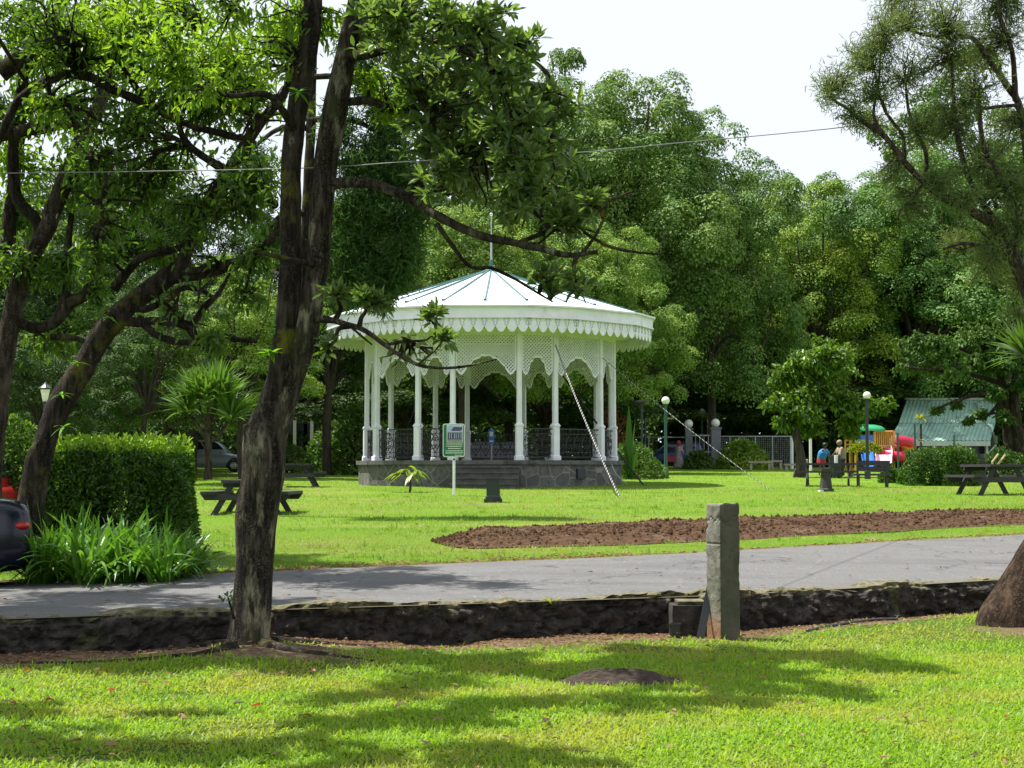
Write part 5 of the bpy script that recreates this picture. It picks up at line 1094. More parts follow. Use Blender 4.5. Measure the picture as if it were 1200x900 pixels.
# ------------------------------------------------------------------ bushes and hedges
def bush(name, c, rx, ry, rz, n, L, W, m, label, cat='bush', box=0.0, lump=.12, group=None, col=(1, 1, 1), stems=10, up=.5):
    c = np.asarray(c, float); r = thing(name, c, label, cat, group); d = unit(rng.normal(0, 1, (n, 3))); d[:, 2] = np.abs(d[:, 2])*1.0-.12
    if box: d = np.sign(d)*np.abs(d)**(1-box); d = d/np.maximum(np.abs(d).max(1, keepdims=True)**box, 1e-6)
    k = (1+lump*fbm(d+c, 2.2, 3))*(1-.42*rng.random(n)**2.2)
    P = c+d*np.array([rx, ry, rz*1.0])*k[:, None]; P[:, 2] = np.maximum(P[:, 2], c[2]+.03)
    N = unit(d*.7+[0, 0, .5]+rng.normal(0, .5, (n, 3))); T = unit(np.cross(N, rng.normal(0, 1, (n, 3)))+d*.5+[0, 0, up])
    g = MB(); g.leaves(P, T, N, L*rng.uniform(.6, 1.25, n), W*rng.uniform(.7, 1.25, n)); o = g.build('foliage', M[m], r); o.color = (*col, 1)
    g = MB()
    for i in range(stems):
        e = c+d[i]*np.array([rx, ry, rz])*.8; b = c+np.array([rx*.3*rng.uniform(-1, 1), ry*.3*rng.uniform(-1, 1), -.08]); g.tube(spline(np.c_[[b, (b+e)/2+[0, 0, .15*rz], e], [1, 1, 1]], 4)[:, :3], [.03*rz]*9 if False else np.linspace(.035, .01, 9)*max(rz, .5), 5, cap=False)
    g.build('stems', M['bark_dark'], r); return r
# clipped hedge, left
hc = gx(140, 20.6); hz = CAMZ+(552-521)/F*20.6-hc[2]
bush('hedge', hc, .97, .75, hz, 30000, .08, .036, 'leaf_hedge', 'clipped rounded green hedge between the leaning mossy tree and the lawn', 'hedge', .47, .08, col=(1.1, 1.1, 1.0))
n_ = 1700; a_ = rng.uniform(0, 2*PI, n_); q_ = np.sqrt(rng.random(n_)); P_ = hc+np.stack([(rng.random(n_)*2-1)*.88, (rng.random(n_)*2-1)*.66, hz*(.93+.13*rng.random(n_)**2)], -1)
hr = [o for o in bpy.data.objects if o.name.startswith('hedge') and o.parent is None][0]
g = MB(); g.leaves(P_, np.array([0, 0, .7])+rng.normal(0, .5, (n_, 3)), np.array([0, -.2, .8])+rng.normal(0, .4, (n_, 3)), .085*rng.uniform(.6, 1.3, n_), .034); g.build('lit_top_shoots', M['leaf_bright'], hr)  # top sprigs in a brighter leaf colour; the sunlit hedge top is painted in
hc2 = gx(70, 21.6); bush('bush', hc2, .9, .6, 1.25, 9000, .075, .034, 'leaf_hedge', 'lower loose bush against the left side of the clipped hedge', col=(.8, .85, .8))
bush('bush', gx(8, 24.5), .9, .6, 2.1, 9000, .09, .04, 'leaf_left', 'tall dark bush at the left edge above the parked red car', col=(.8, .85, .8))
# strap-leaved lilies
for i, (px, d) in enumerate([(52, 16.4), (78, 16.9), (104, 16.2), (128, 17.0), (150, 16.3), (172, 16.9), (192, 16.3), (212, 16.8), (90, 17.8), (140, 17.9), (185, 17.7), (60, 17.5), (118, 16.7), (160, 17.4), (224, 17.4), (205, 17.9)]):
    c = gx(px, d); n = 95; a = rng.uniform(0, 2*PI, n); s = rng.uniform(.08, .95, n); sc_ = 1.0 if px < 190 else .8
    g = MB(); g.strips(c+np.stack([np.cos(a)*.06, np.sin(a)*.06, 0*a-.02], -1)+rng.normal(0, .03, (n, 3))*[1, 1, 0], np.stack([np.cos(a)*s, np.sin(a)*s, 1+0*a], -1), rng.uniform(.85, 1.42, n)*sc_*(1 if px < 150 else .88), rng.uniform(.034, .055, n), rng.uniform(.28, .85, n), 8)
    tag(g.build('lily_clump', M['leaf_strap'], smooth=True), 'clump of arching strap-shaped lily leaves in the bed beside the road', 'lily', 'lily clumps beside the road')
# understorey shrubs in the shade of the far trees
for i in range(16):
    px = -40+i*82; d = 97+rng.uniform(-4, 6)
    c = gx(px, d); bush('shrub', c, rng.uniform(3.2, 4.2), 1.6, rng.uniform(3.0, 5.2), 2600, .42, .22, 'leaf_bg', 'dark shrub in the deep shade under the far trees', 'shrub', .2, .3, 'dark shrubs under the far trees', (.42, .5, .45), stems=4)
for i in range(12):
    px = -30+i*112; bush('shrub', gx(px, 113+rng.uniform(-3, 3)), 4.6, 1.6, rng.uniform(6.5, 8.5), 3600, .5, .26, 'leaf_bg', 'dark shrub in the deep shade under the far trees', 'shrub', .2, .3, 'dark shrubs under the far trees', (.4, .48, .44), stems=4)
bush('bush', gx(405, 70), 1.9, 1.2, 2.6, 2600, .24, .12, 'leaf_bg', 'leafy bush between the small lamp post and the left end of the bandstand', col=(.95, 1.05, .8))
bush('bush', gx(425, 66), 1.3, 1.0, 3.6, 1800, .24, .12, 'leaf_bg', 'taller dark bush directly beside the left end of the bandstand', col=(.6, .7, .6))
bush('bush', gx(340, 62), 1.0, .8, 1.4, 900, .2, .1, 'leaf_bg', 'small dark bush behind the far picnic table', col=(.5, .55, .5))
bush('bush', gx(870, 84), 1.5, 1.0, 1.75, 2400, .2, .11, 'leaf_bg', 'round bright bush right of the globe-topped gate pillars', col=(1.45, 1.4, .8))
bush('bush', gx(742, 58), 1.15, .9, 1.5, 2200, .16, .06, 'leaf_bg', 'low leafy bush at the foot of the tall green plant by the bandstand', col=(.75, .85, .7))
bush('bush', gx(818, 83), .8, .6, 1.1, 900, .2, .1, 'leaf_bg', 'small dark bush in front of the blue hatchback', col=(.5, .6, .5))
rb = gx(1098, 48); bush('hedge', rb+[-.15, 0, 0], .80, .7, CAMZ+(552-523)/F*48-rb[2], 8000, .085, .045, 'leaf_hedge', 'left rounded half of the clipped hedge in front of the green-roofed building', 'hedge', .35, .08, col=(1.0, 1.0, 1))
rb = gx(1117, 47.6); bush('hedge', rb+[.1, 0, 0], .62, .6, CAMZ+(552-521)/F*48-rb[2], 6500, .085, .045, 'leaf_hedge', 'right looser half of the clipped hedge in front of the green-roofed building', 'hedge', .25, .12, col=(1.1, 1.1, .9))
bush('bush', gx(1067, 50), .42, .4, .85, 2200, .10, .05, 'leaf_hedge', 'small bright bush left of the clipped hedge by the playground', col=(1.3, 1.3, 1))
bush('bush', gx(1042, 52), .35, .3, .55, 1200, .10, .05, 'leaf_hedge', 'tiny bush behind the slatted bench', col=(1.0, 1.0, .9))
bush('bush', gx(1178, 54), 1.5, .8, 1.2, 2600, .16, .08, 'leaf_bg', 'dark bush around the twin dark stems behind the right picnic table', col=(.5, .6, .5))
bush('bush', gx(1013, 70), .75, .5, .5, 900, .16, .08, 'leaf_yellow', 'yellow-green leafy spray in front of the blue slide', col=(.75, .8, .8), stems=5).location.z += 1.0
bush('shrub', gx(720, 68), 1.0, .7, 3.3, 900, .2, .07, 'leaf_red', 'tall shrub with reddish leaves behind the right end of the bandstand', col=(.45, .7, .6))
# young yellow-leaved plant by the plinth
c = ground_at(480, 577, 30); r = thing('young_plant', c, 'young plant with broad yellow-green drooping leaves beside the plinth', 'plant'); k_ = c[1]/F
g = MB(); g.tube(spline([[c[0], c[1], c[2]-.05, .03], [c[0]+.02, c[1], c[2]+.2, .025], [c[0]-.02, c[1], c[2]+.45, .02]], 4)[:, :3], .035, 8); g.build('stem', M['bark_bg'], r)
g = MB()
for (dx, dz, nn) in ((-20, 26, 12), (-5, 30, 14), (14, 30, 14), (4, 24, 8)):
    h = c+np.array([dx*k_*.55, rng.uniform(-.1, .1), dz*k_*.85]); g.tube([c+[0, 0, .35], (c+h)/2+[0, 0, .25], h], .012, 5, m=1)
    a = rng.uniform(0, 2*PI, nn); D = np.stack([np.cos(a)*.8+np.sign(dx)*.5, np.sin(a)*.8, rng.uniform(-.25, .45, nn)], -1); g.strips(np.repeat([h], nn, 0), D, rng.uniform(.3, .52, nn), .10, .55, 5)
g.build('foliage', [M['leaf_yellow'], M['bark_bg']], r, smooth=True).color = (.75, .95, 1, 1)
# small garden tree with lit crown
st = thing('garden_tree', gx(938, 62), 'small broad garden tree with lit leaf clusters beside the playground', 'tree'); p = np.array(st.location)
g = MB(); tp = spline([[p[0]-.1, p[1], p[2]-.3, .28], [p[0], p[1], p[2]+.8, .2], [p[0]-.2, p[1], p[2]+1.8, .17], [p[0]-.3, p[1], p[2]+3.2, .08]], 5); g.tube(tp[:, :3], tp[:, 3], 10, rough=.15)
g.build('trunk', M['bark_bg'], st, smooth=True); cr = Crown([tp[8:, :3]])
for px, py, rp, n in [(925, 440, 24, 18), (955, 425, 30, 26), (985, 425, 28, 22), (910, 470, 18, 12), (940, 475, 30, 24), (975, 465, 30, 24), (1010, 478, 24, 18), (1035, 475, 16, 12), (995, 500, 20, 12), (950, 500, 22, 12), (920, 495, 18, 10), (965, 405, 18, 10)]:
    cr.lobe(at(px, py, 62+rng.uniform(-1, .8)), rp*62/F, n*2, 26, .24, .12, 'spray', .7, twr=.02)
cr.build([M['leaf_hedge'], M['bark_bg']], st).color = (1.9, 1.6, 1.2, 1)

# ------------------------------------------------------------------ screw pines
def rosette(mb, c, n, L, W, dirv=(0, 0, 1), spread=1.3, droop=.35, m=0):
    a = rng.uniform(0, 2*PI, n); t = rng.uniform(.05, spread, n); D = np.stack([np.cos(a)*np.sin(t), np.sin(a)*np.sin(t), np.cos(t)], -1)+np.asarray(dirv)*.35
    mb.strips(np.asarray(c)+D*.05, D, L*rng.uniform(.7, 1.1, n), W, droop*rng.uniform(.4, 1.3, n), 6, m)
d6 = 44.0; c = gx(243, d6); r = thing('screw_pine', c, 'palm-like screw pine with spiky leaf heads on the lawn before the silver hatchback', 'palm'); k_ = d6/F
g = MB(); q, rr = px_path([(244, 562, d6, 5), (244, 540, d6, 4.5), (244, 520, d6, 4.2), (244, 495, d6, 4), (246, 478, d6, 3)], 5); g.tube(q, rr, 10, rough=.1)
for pts in ([(243, 516, d6, 3), (232, 500, d6, 2.6), (222, 486, d6, 2.2)], [(246, 518, d6, 3), (258, 508, d6+.2, 2.4), (268, 494, d6+.2, 2)], [(244, 500, d6, 3), (236, 488, d6-.3, 2.4), (232, 470, d6-.3, 2)], [(245, 496, d6, 3), (252, 480, d6+.3, 2.4), (253, 462, d6+.3, 2)]):
    q, rr = px_path(pts, 5); g.tube(q, rr, 8)
g.build('trunk', M['bark_grey'], r, smooth=True)
for (x, y, dv) in ((220, 484, (-.5, 0, .4)), (270, 492, (.5, 0, .4)), (232, 468, (-.3, -.3, .6)), (253, 460, (.1, .2, .9)), (243, 470, (0, -.5, .6)), (262, 472, (.4, .2, .5))):
    g = MB(); rosette(g, at(x, y, d6), 90, 1.3, .075, dv, 1.5, .28); g.build('leaf_head', M['leaf_pandan'], r, smooth=True).color = (1.5, 1.5, 1.2, 1)
d7 = 24.0; c = gx(1222, d7); r = thing('screw_pine', c, 'screw pine at the right edge showing one fan of stiff green leaves', 'palm')
g = MB(); q, rr = px_path([(1226, 640, d7, 6), (1226, 560, d7, 6), (1224, 480, d7, 5.5), (1216, 440, d7, 5), (1204, 420, d7, 4)], 5); g.tube(q, rr, 10, rough=.1)
q, rr = px_path([(1224, 470, d7, 4), (1245, 440, d7, 4), (1262, 415, d7, 3)], 5); g.tube(q, rr, 8); g.build('trunk', M['bark_grey'], r, smooth=True)
for (x, y, dv) in ((1202, 418, (-.7, -.2, .3)), (1262, 412, (.5, 0, .5))):
    g = MB(); rosette(g, at(x, y, d7), 90, .74, .045, dv, 1.75, .3); g.build('leaf_head', M['leaf_pandan'], r, smooth=True).color = (1.25, 1.25, 1, 1)
# tall single-leaved plant right of the bandstand
d8 = 57.0; c = gx(737, d8); r = thing('banana_plant', c, 'tall plant with upright banana leaves beside the right end of the bandstand', 'plant'); g = MB()
g.strips(np.repeat([c], 5, 0), [[0, 0, 1], [.10, 0, 1], [-.12, .1, 1], [.25, .1, 1], [-.3, 0, 1]], [2.75, 2.4, 1.9, 1.6, 1.5], [.42, .34, .3, .28, .28], [.0, .06, .12, .25, .3], 8); g.build('foliage', M['leaf_strap'], r, smooth=True).color = (.35, .42, .4, 1)
# small yellow-headed palm
d9 = 66.0; c = gx(1079, d9); r = thing('young_palm', c, 'slim young palm with a yellow-green head in front of the green roof', 'palm')
g = MB(); g.tube([c-[0, 0, .1], [c[0], c[1], at(0, 497, d9)[2]]], .05, 8); g.build('trunk', M['bark_grey'], r)
g = MB(); rosette(g, at(1079, 492, d9), 30, .42, .08, (0, 0, .2), 1.7, .5); rosette(g, at(1078, 517, d9), 10, .24, .06, (0, 0, .1), 1.6, .4); g.build('foliage', M['leaf_yellow'], r, smooth=True)
# twin dark stems at right
rng = np.random.default_rng(5)
d10 = 58.0; r = thing('park_tree', gx(1188, d10), 'dark two-stemmed tree behind the right picnic table, drooping over the green roof', 'tree'); brs = []
g = MB()
for pts in ([(1181, 570, d10, 6), (1181, 520, d10, 5.2), (1178, 480, d10, 5), (1172, 440, d10, 4.4), (1150, 400, d10, 3)], [(1196, 572, d10, 7), (1194, 520, d10, 6.5), (1189, 475, d10, 6), (1190, 430, d10, 5), (1200, 360, d10, 3)]):
    q, rr = px_path(pts, 6); g.tube(q, rr, 12, rough=.12); brs.append(q[8:])
g.build('trunk', M['bark_dark'], r, smooth=True)
for pts in ([(1178, 470, d10, 3.4), (1150, 462, d10-.5, 2.6), (1120, 470, d10-1, 1.8), (1095, 480, d10-1.4, 1.2)], [(1176, 450, d10, 3.4), (1140, 440, d10-.5, 2.6), (1100, 435, d10-1, 1.8), (1060, 430, d10-1.4, 1)], [(1185, 450, d10, 3.4), (1160, 485, d10-.5, 2), (1135, 492, d10-1, 1.2)], [(1176, 440, d10, 3), (1130, 410, d10-.4, 2.4), (1080, 400, d10-.6, 1.4)]):
    q, rr = px_path(pts, 6); limb(q, rr, r, M['bark_dark']); brs.append(q)
cr = Crown(brs)
for px, py, rp, n in [(1120, 474, 9, 5), (1148, 484, 10, 5), (1166, 462, 14, 8), (1097, 480, 8, 4), (1090, 432, 18, 12), (1120, 434, 22, 15), (1150, 425, 28, 22), (1180, 420, 30, 24), (1060, 430, 18, 10), (1100, 405, 26, 16), (1140, 390, 28, 18), (1185, 380, 32, 20), (1070, 400, 22, 12), (1132, 494, 8, 4), (1178, 490, 12, 7), (1200, 450, 20, 12)]:
    cr.lobe(at(px, py, d10-.8+rng.uniform(-.6, .6)), rp*d10/F, n*2, 24, .2, .1, 'spray', .55, twr=.016)
cr.build([M['leaf_bg'], M['bark_dark']], r).color = (.55, .65, .6, 1)
# ================================================================== STREET FURNITURE, CARS, PEOPLE, BUILDINGS
def picnic_table(p, rz, W, label, H=.75, Lg=1.7):
    r = thing('picnic_table', (0, 0, 0), label, 'picnic table', 'dark picnic tables on the lawn')
    g = MB()
    for i in range(5): g.box(((i-2)*.195*W/1.9, 0, H-.02), (.185*W/1.9, Lg, .062))
    for y in (-Lg*.36, Lg*.36): g.box((0, y, H-.09), (.98*W/1.9, .05, .1))
    g.build('table_top', M['table_wood'], r)
    for s in (-1, 1):
        g = MB()
        for i in range(2): g.box((s*(W/2-.10-.155*i), 0, H*.60+.02), (.145, Lg, .062))
        g.build('seat', M['table_wood'], r)
    for y in (-Lg*.36, Lg*.36):
        for s in (-1, 1):
            g = MB(); g.beam([s*W*.37, y+s*.028, -.06], [s*W*.15, y+s*.028, H-.045], .05, .11); g.build('leg', M['table_wood'], r)
        g = MB(); h = .12; z = H*.60-.065; q = [[x, y+yy+.085*(1 if y > 0 else -1), z+zz] for yy in (-.022, .022) for x, zz in ((-W/2, h/2), (W/2, h/2), (W/2-.09, -h/2), (-W/2+.09, -h/2))]
        g.add(q, [[0, 1, 2, 3], [7, 6, 5, 4], [0, 4, 5, 1], [1, 5, 6, 2], [2, 6, 7, 3], [3, 7, 4, 0]]); g.build('cross_beam', M['table_wood'], r)
    r.location = p; r.rotation_euler = (0, 0, rz); return r
p = ground_at(300, 603, 20); p[1] += .55; p[0] = (297-600)/F*p[1]; p[2] = zpark(p[0], p[1]); picnic_table(p, math.radians(-2), 104*p[1]/F, 'dark picnic table half hidden by the twin-trunked tree, nearest on the left', .66)
p = ground_at(342, 571, 30); p[1] += .5; picnic_table(p, math.radians(4), 1.9, 'dark picnic table farther back, just right of the twin trunks', .70)
p = ground_at(1164, 581, 30); p[1] += .6; p[0] = (1163-600)/F*p[1]; p[2] = zpark(p[0], p[1]); picnic_table(p, math.radians(9), 88*p[1]/F, 'dark picnic table at the right end of the lawn, clear of other furniture', .76)
p = ground_at(975, 570, 30); p[1] += .6; p[2] = zpark(p[0], p[1]); TBL = picnic_table(p, math.radians(74), 1.75, 'dark picnic table seen side-on before the people in the park', .70, 1.75); pT = p
# cup on that table
g = MB(); g.lathe([(.001, .0), (.055, 0), (.06, .24), (.062, .245), (.055, .25), (.001, .25)], (p[0]+.22, p[1]-.2, p[2]+.705), 12); tag(g.build('paper_cup', M['sign_white']), 'white cup standing on the side-on picnic table', 'cup')
# stone pedestal tap
p = ground_at(968, 576.5, 30); k_ = p[1]/F; r = thing('drinking_fountain', p, 'small dark flared stone pedestal on the grass before the side-on picnic table', 'pedestal')
g = MB(); g.lathe([(.001, -.05), (9.5*k_, -.05), (9.5*k_, .07), (7.5*k_, .1), (6.5*k_, .3), (5.5*k_, .45), (6*k_, .52), (8.5*k_, .56), (8.5*k_, .64), (.001, .645)], p, 8); g.build('column', M['concrete_dark'], r)
g = MB(); g.box(p+[-.16, -.14, .02], (.14, .12, .07), .4); g.build('slab', M['sign_white'], r)
# slatted bench beside it
p = ground_at(1022, 571, 30); r = thing('park_bench', p, 'dark slatted park bench with a back, right of the side-on picnic table', 'bench'); R_ = rot('z', -.12)
def bx(mb, c, s, rz=0): mb.box(R_ @ np.array(c)+p, s, -.12+rz)
g = MB(); 
for i in range(3): bx(g, (0, -.3+.13*i, .38), (1.15, .12, .06))
g.build('seat', M['table_wood'], r)
g = MB()
for z, w_ in ((.56, .13), (.73, .15)): bx(g, (.05, .06+.1*(z-.5), z), (1.0, .04, w_))
g.build('backrest', M['table_wood'], r)
for x in (-.42, .42):
    g = MB(); bx(g, (x, -.28, .18), (.06, .06, .4)); bx(g, (x, .07, .38), (.06, .06, .8)); bx(g, (x, -.1, .33), (.055, .42, .05)); g.build('leg', M['table_wood'], r)
# litter bins
def bin_(px, py_top, d, wpx, label):
    c = gx(px, d); k = d/F; w_ = wpx*k; h = at(0, py_top, d)[2]-c[2]; r = thing('litter_bin', c, label, 'litter bin')
    g = MB(); g.lathe([(.001, -.05), (w_*.44, -.05), (w_*.48, h*.3), (w_*.5, h*.92), (w_*.53, h*.92), (w_*.53, h), (w_*.46, h), (w_*.45, h*.8), (.001, h*.8)], c, 18); g.build('body', M['green_black'], r)
    g = MB()
    for i in range(12): a = i*PI/6; g.box(c+[w_*.5*math.cos(a), w_*.5*math.sin(a), h*.45], (.02, .05, h*.85), a)
    g.build('slat', M['concrete_dark'], r)
bin_(978, 534, 60, 15, 'dark round litter bin behind the side-on picnic table'); bin_(1147, 532, 50, 13, 'dark round litter bin beside the clipped hedge, behind the right picnic table')
for i, (x0, y0, x1, y1, lab) in enumerate([(1163, 541, 1170, 532, 'short pale stick leaning in the dark bush behind the right litter bin'), (1168, 546, 1178, 533, 'longer pale stick leaning in the dark bush behind the right litter bin')]):
    g = MB(); g.tube([at(x0, y0+8, 51), at(x0, y0, 51), at(x1, y1, 51)], .035, 6); tag(g.build('stick', M['wood_pale']), lab, 'stick')
# globe lamps
def globe_lamp(px, py, d, r_px, label, pole='lamp_green', tag_=None):
    c = gx(px, d); k = d/F; t = at(px, py, d); r = thing('globe_lamp', c, label, 'street lamp', tag_); g = MB(); g.lathe([(.12, -.1), (.12, .3), (.07, .4), (.055, t[2]-c[2]-r_px*k*1.3), (.09, t[2]-c[2]-r_px*k*1.15), (.11, t[2]-c[2]-r_px*k*.9)], c, 12); g.build('pole', M[pole], r)
    g = MB(); g.ball(t, r_px*k); g.build('globe', M['globe'], r, smooth=True)
globe_lamp(780, 469.5, 62, 4.8, 'white globe lamp on a green pole, highest of the globes near the gate')
globe_lamp(822.5, 483, 96, 4.2, 'white globe lamp on a thin pole seen between the two gate pillars')
globe_lamp(1016, 463.5, 58, 4.6, 'white globe lamp showing above the playground roof', 'green_black')
globe_lamp(756, 479.5, 88, 2.4, 'tiny pale globe lamp behind the tall green banana leaves')
def gate_pillar(px, d, wpx, py, label, glab):
    c = gx(px, d); k = d/F; h = at(0, py+5.2, d)[2]-c[2]; r = thing('gate_pillar', c, label, 'pillar'); g = MB()
    g.box(c+[0, 0, h/2-.1], (wpx*k, wpx*k, h+.2)); g.build('shaft', M['pillar'], r); g = MB(); g.box(c+[0, 0, h+.02], (wpx*k*1.18, wpx*k*1.18, .1)); g.build('cap', M['pillar'], r)
    g = MB(); g.ball(at(px, py, d)+[0, 0, .06], 5.2*k); g.lathe([(.1, h+.06), (.08, h+.16)], c, 10); tag(g.build('globe', M['globe'], r, smooth=True))
gate_pillar(807, 86, 8, 498, 'left grey gate pillar topped by a white globe beside the blue hatchback', ''); gate_pillar(838.5, 85, 11, 497, 'right wider grey gate pillar topped by a white globe', '')
g = MB(); d = 86
for y in (510.5, 530): g.tube([at(811, y, d), at(834, y, d)], .05, 6)
for x in (815, 820, 825, 830): g.tube([at(x, 510.5, d), at(x, 546, d)], .02, 5)
tag(g.build('gate', M['galv']), 'grey pipe gate between the two globe-topped pillars', 'gate')
# lantern at left
d = 34.0; c = gx(53, d); k = d/F; t = at(53, 460, d); r = thing('lantern_post', c, 'old-style lantern on a dark post behind the leaning mossy trunk', 'street lamp'); h = t[2]-c[2]
g = MB(); g.lathe([(.1, -.1), (.1, .4), (.05, .6), (.045, h-.25), (.09, h-.2)], c, 10); g.build('pole', M['green_black'], r)
g = MB(); g.lathe([(.05, -.2), (.11, .07)], t, 10); g.build('glass', M['globe'], r); g = MB(); g.lathe([(.14, .07), (.15, .1), (.06, .17), (.02, .22), (.001, .23)], t, 10); g.build('lamp_cap', M['green_black'], r)
d = 66.0; c = gx(752, d); t = at(752, 471, d); r = thing('street_lamp', c, 'dark flat-topped street lamp behind the tall banana leaves', 'street lamp'); g = MB(); g.tube([c-[0, 0, .1], t], .05, 8); g.build('pole', M['green_black'], r); g = MB(); g.lathe([(.001, -.18), (.12, -.16), (.16, -.02), (.3, .0), (.28, .06), (.001, .1)], t, 14); g.build('lamp_head', M['iron'], r)
d = 74.0; c = gx(373, d); t = at(373, 519.5, d); r = thing('bollard_lamp', c, 'small bollard lamp with a pale head on a dark stone plinth near the old house', 'lamp'); g = MB(); g.lathe([(.001, -.1), (.32, -.1), (.3, .45), (.09, .5), (.085, t[2]-c[2])], c, 8); g.build('pole', M['green_black'], r); g = MB(); g.ball(t, (.13, .13, .09), sides=10); g.build('globe', M['pillar'], r)
c = gx(358, 73); r = thing('small_sign', c, 'small white sign on a short post near the bollard lamp', 'sign'); g = MB(); g.box(at(358.5, 537, 73), (.13, .03, .34)); g.build('board', M['sign_white'], r); g = MB(); g.tube([c-[0, 0, .1], at(358.5, 537, 73.1)], .03, 6); g.build('post', M['iron'], r)
g = MB(); c = at(358.8, 536.4, 72.96); g.box(c, (.05, .02, .12)); g.build('mark', M['house_window'], r)
# path strips and kerb
g = MB(); a = [gx(x, d) for x, d in ((330, 69.5), (388, 69.5), (392, 71.5), (330, 71.5))]; g.polys(np.array(a)+[0, 0, .05], [[0, 1, 2, 3]]); tag(g.build('path', M['path']), kind='structure')
# white posts
for px, y0, d, lab in [(927.5, 512, 86, 'slim white post at the right end of the wire fence'), (949.5, 502, 70, 'taller white pole beside the person in a blue shirt')]:
    c = gx(px, d); g = MB(); g.tube([c-[0, 0, .1], [c[0], c[1], at(0, y0, d)[2]]], 2.1*d/F if px < 940 else 1.6*d/F, 8); tag(g.build('pole', M['white_post']), lab, 'pole')
# wire fence
d = 90.0; r = thing('wire_fence', gx(880, d), 'tall wire fence with a pale top rail running behind the bushes', 'fence'); g = MB(); g.tube([at(x, 511.5, d) for x in (842, 870, 900, 928)], .04, 6); g.tube([at(x, 512.5, d) for x in (690, 740, 790, 804)], .03, 6); g.build('rail', M['galv'], r)
for x in (700, 760, 855, 885, 905): g = MB(); c = gx(x, d); g.tube([c-[0, 0, .1], [c[0], c[1], at(0, 511.5, d)[2]]], .04, 6); g.build('post', M['galv'], r)
g = MB()
for x in np.arange(844, 927, 2.2): c = gx(x, d); g.tube([c, [c[0], c[1], at(0, 511.5, d)[2]]], .006, 3, cap=False)
for y in np.arange(515, 546, 2.4): g.tube([at(843, y, d), at(928, y, d)], .006, 3, cap=False)
g.build('mesh', M['galv'], r)
# long pale benches
def plank_bench(px, wpx, py, d, label):
    c = gx(px, d); k = d/F; r = thing('low_bench', c, label, 'bench'); h = max(at(0, py, d)[2]-c[2], .3); g = MB(); g.box(c+[0, 0, h], (wpx*k, .4, .1)); g.build('seat', M['bench_pale'], r)
    for s in (-1, 1): g = MB(); g.box(c+[s*wpx*k*.38, 0, h/2-.08], (.12, .34, h)); g.build('leg', M['bench_pale'], r)
plank_bench(890, 28, 541.5, 82, 'longer low pale bench on the shaded grass right of the gate'); plank_bench(909, 13, 540.5, 84, 'short low pale bench at the right end of the longer one'); plank_bench(929, 22, 544.5, 80, 'low pale kerb-like bench beside the garden tree')
for px, py, d, lab in [(934, 537, 84, 'pale upright concrete block left of the garden tree trunk'), (944, 541, 66, 'pale wooden board leaning near the white pole')]:
    c = gx(px, d); h = at(0, py-3, d)[2]-c[2]; g = MB(); w_ = 5*d/F; q = [[c[0]+x*w_, c[1]+y, c[2]+z] for y in (-.1, .1) for x, z in ((-.5, -.1), (.5, -.1), (.45, h), (-.3, h*.95))]; g.add(q, [[0, 1, 2, 3], [7, 6, 5, 4], [0, 4, 5, 1], [1, 5, 6, 2], [2, 6, 7, 3], [3, 7, 4, 0]]); tag(g.build('block', M['bench_pale']), lab, 'block')

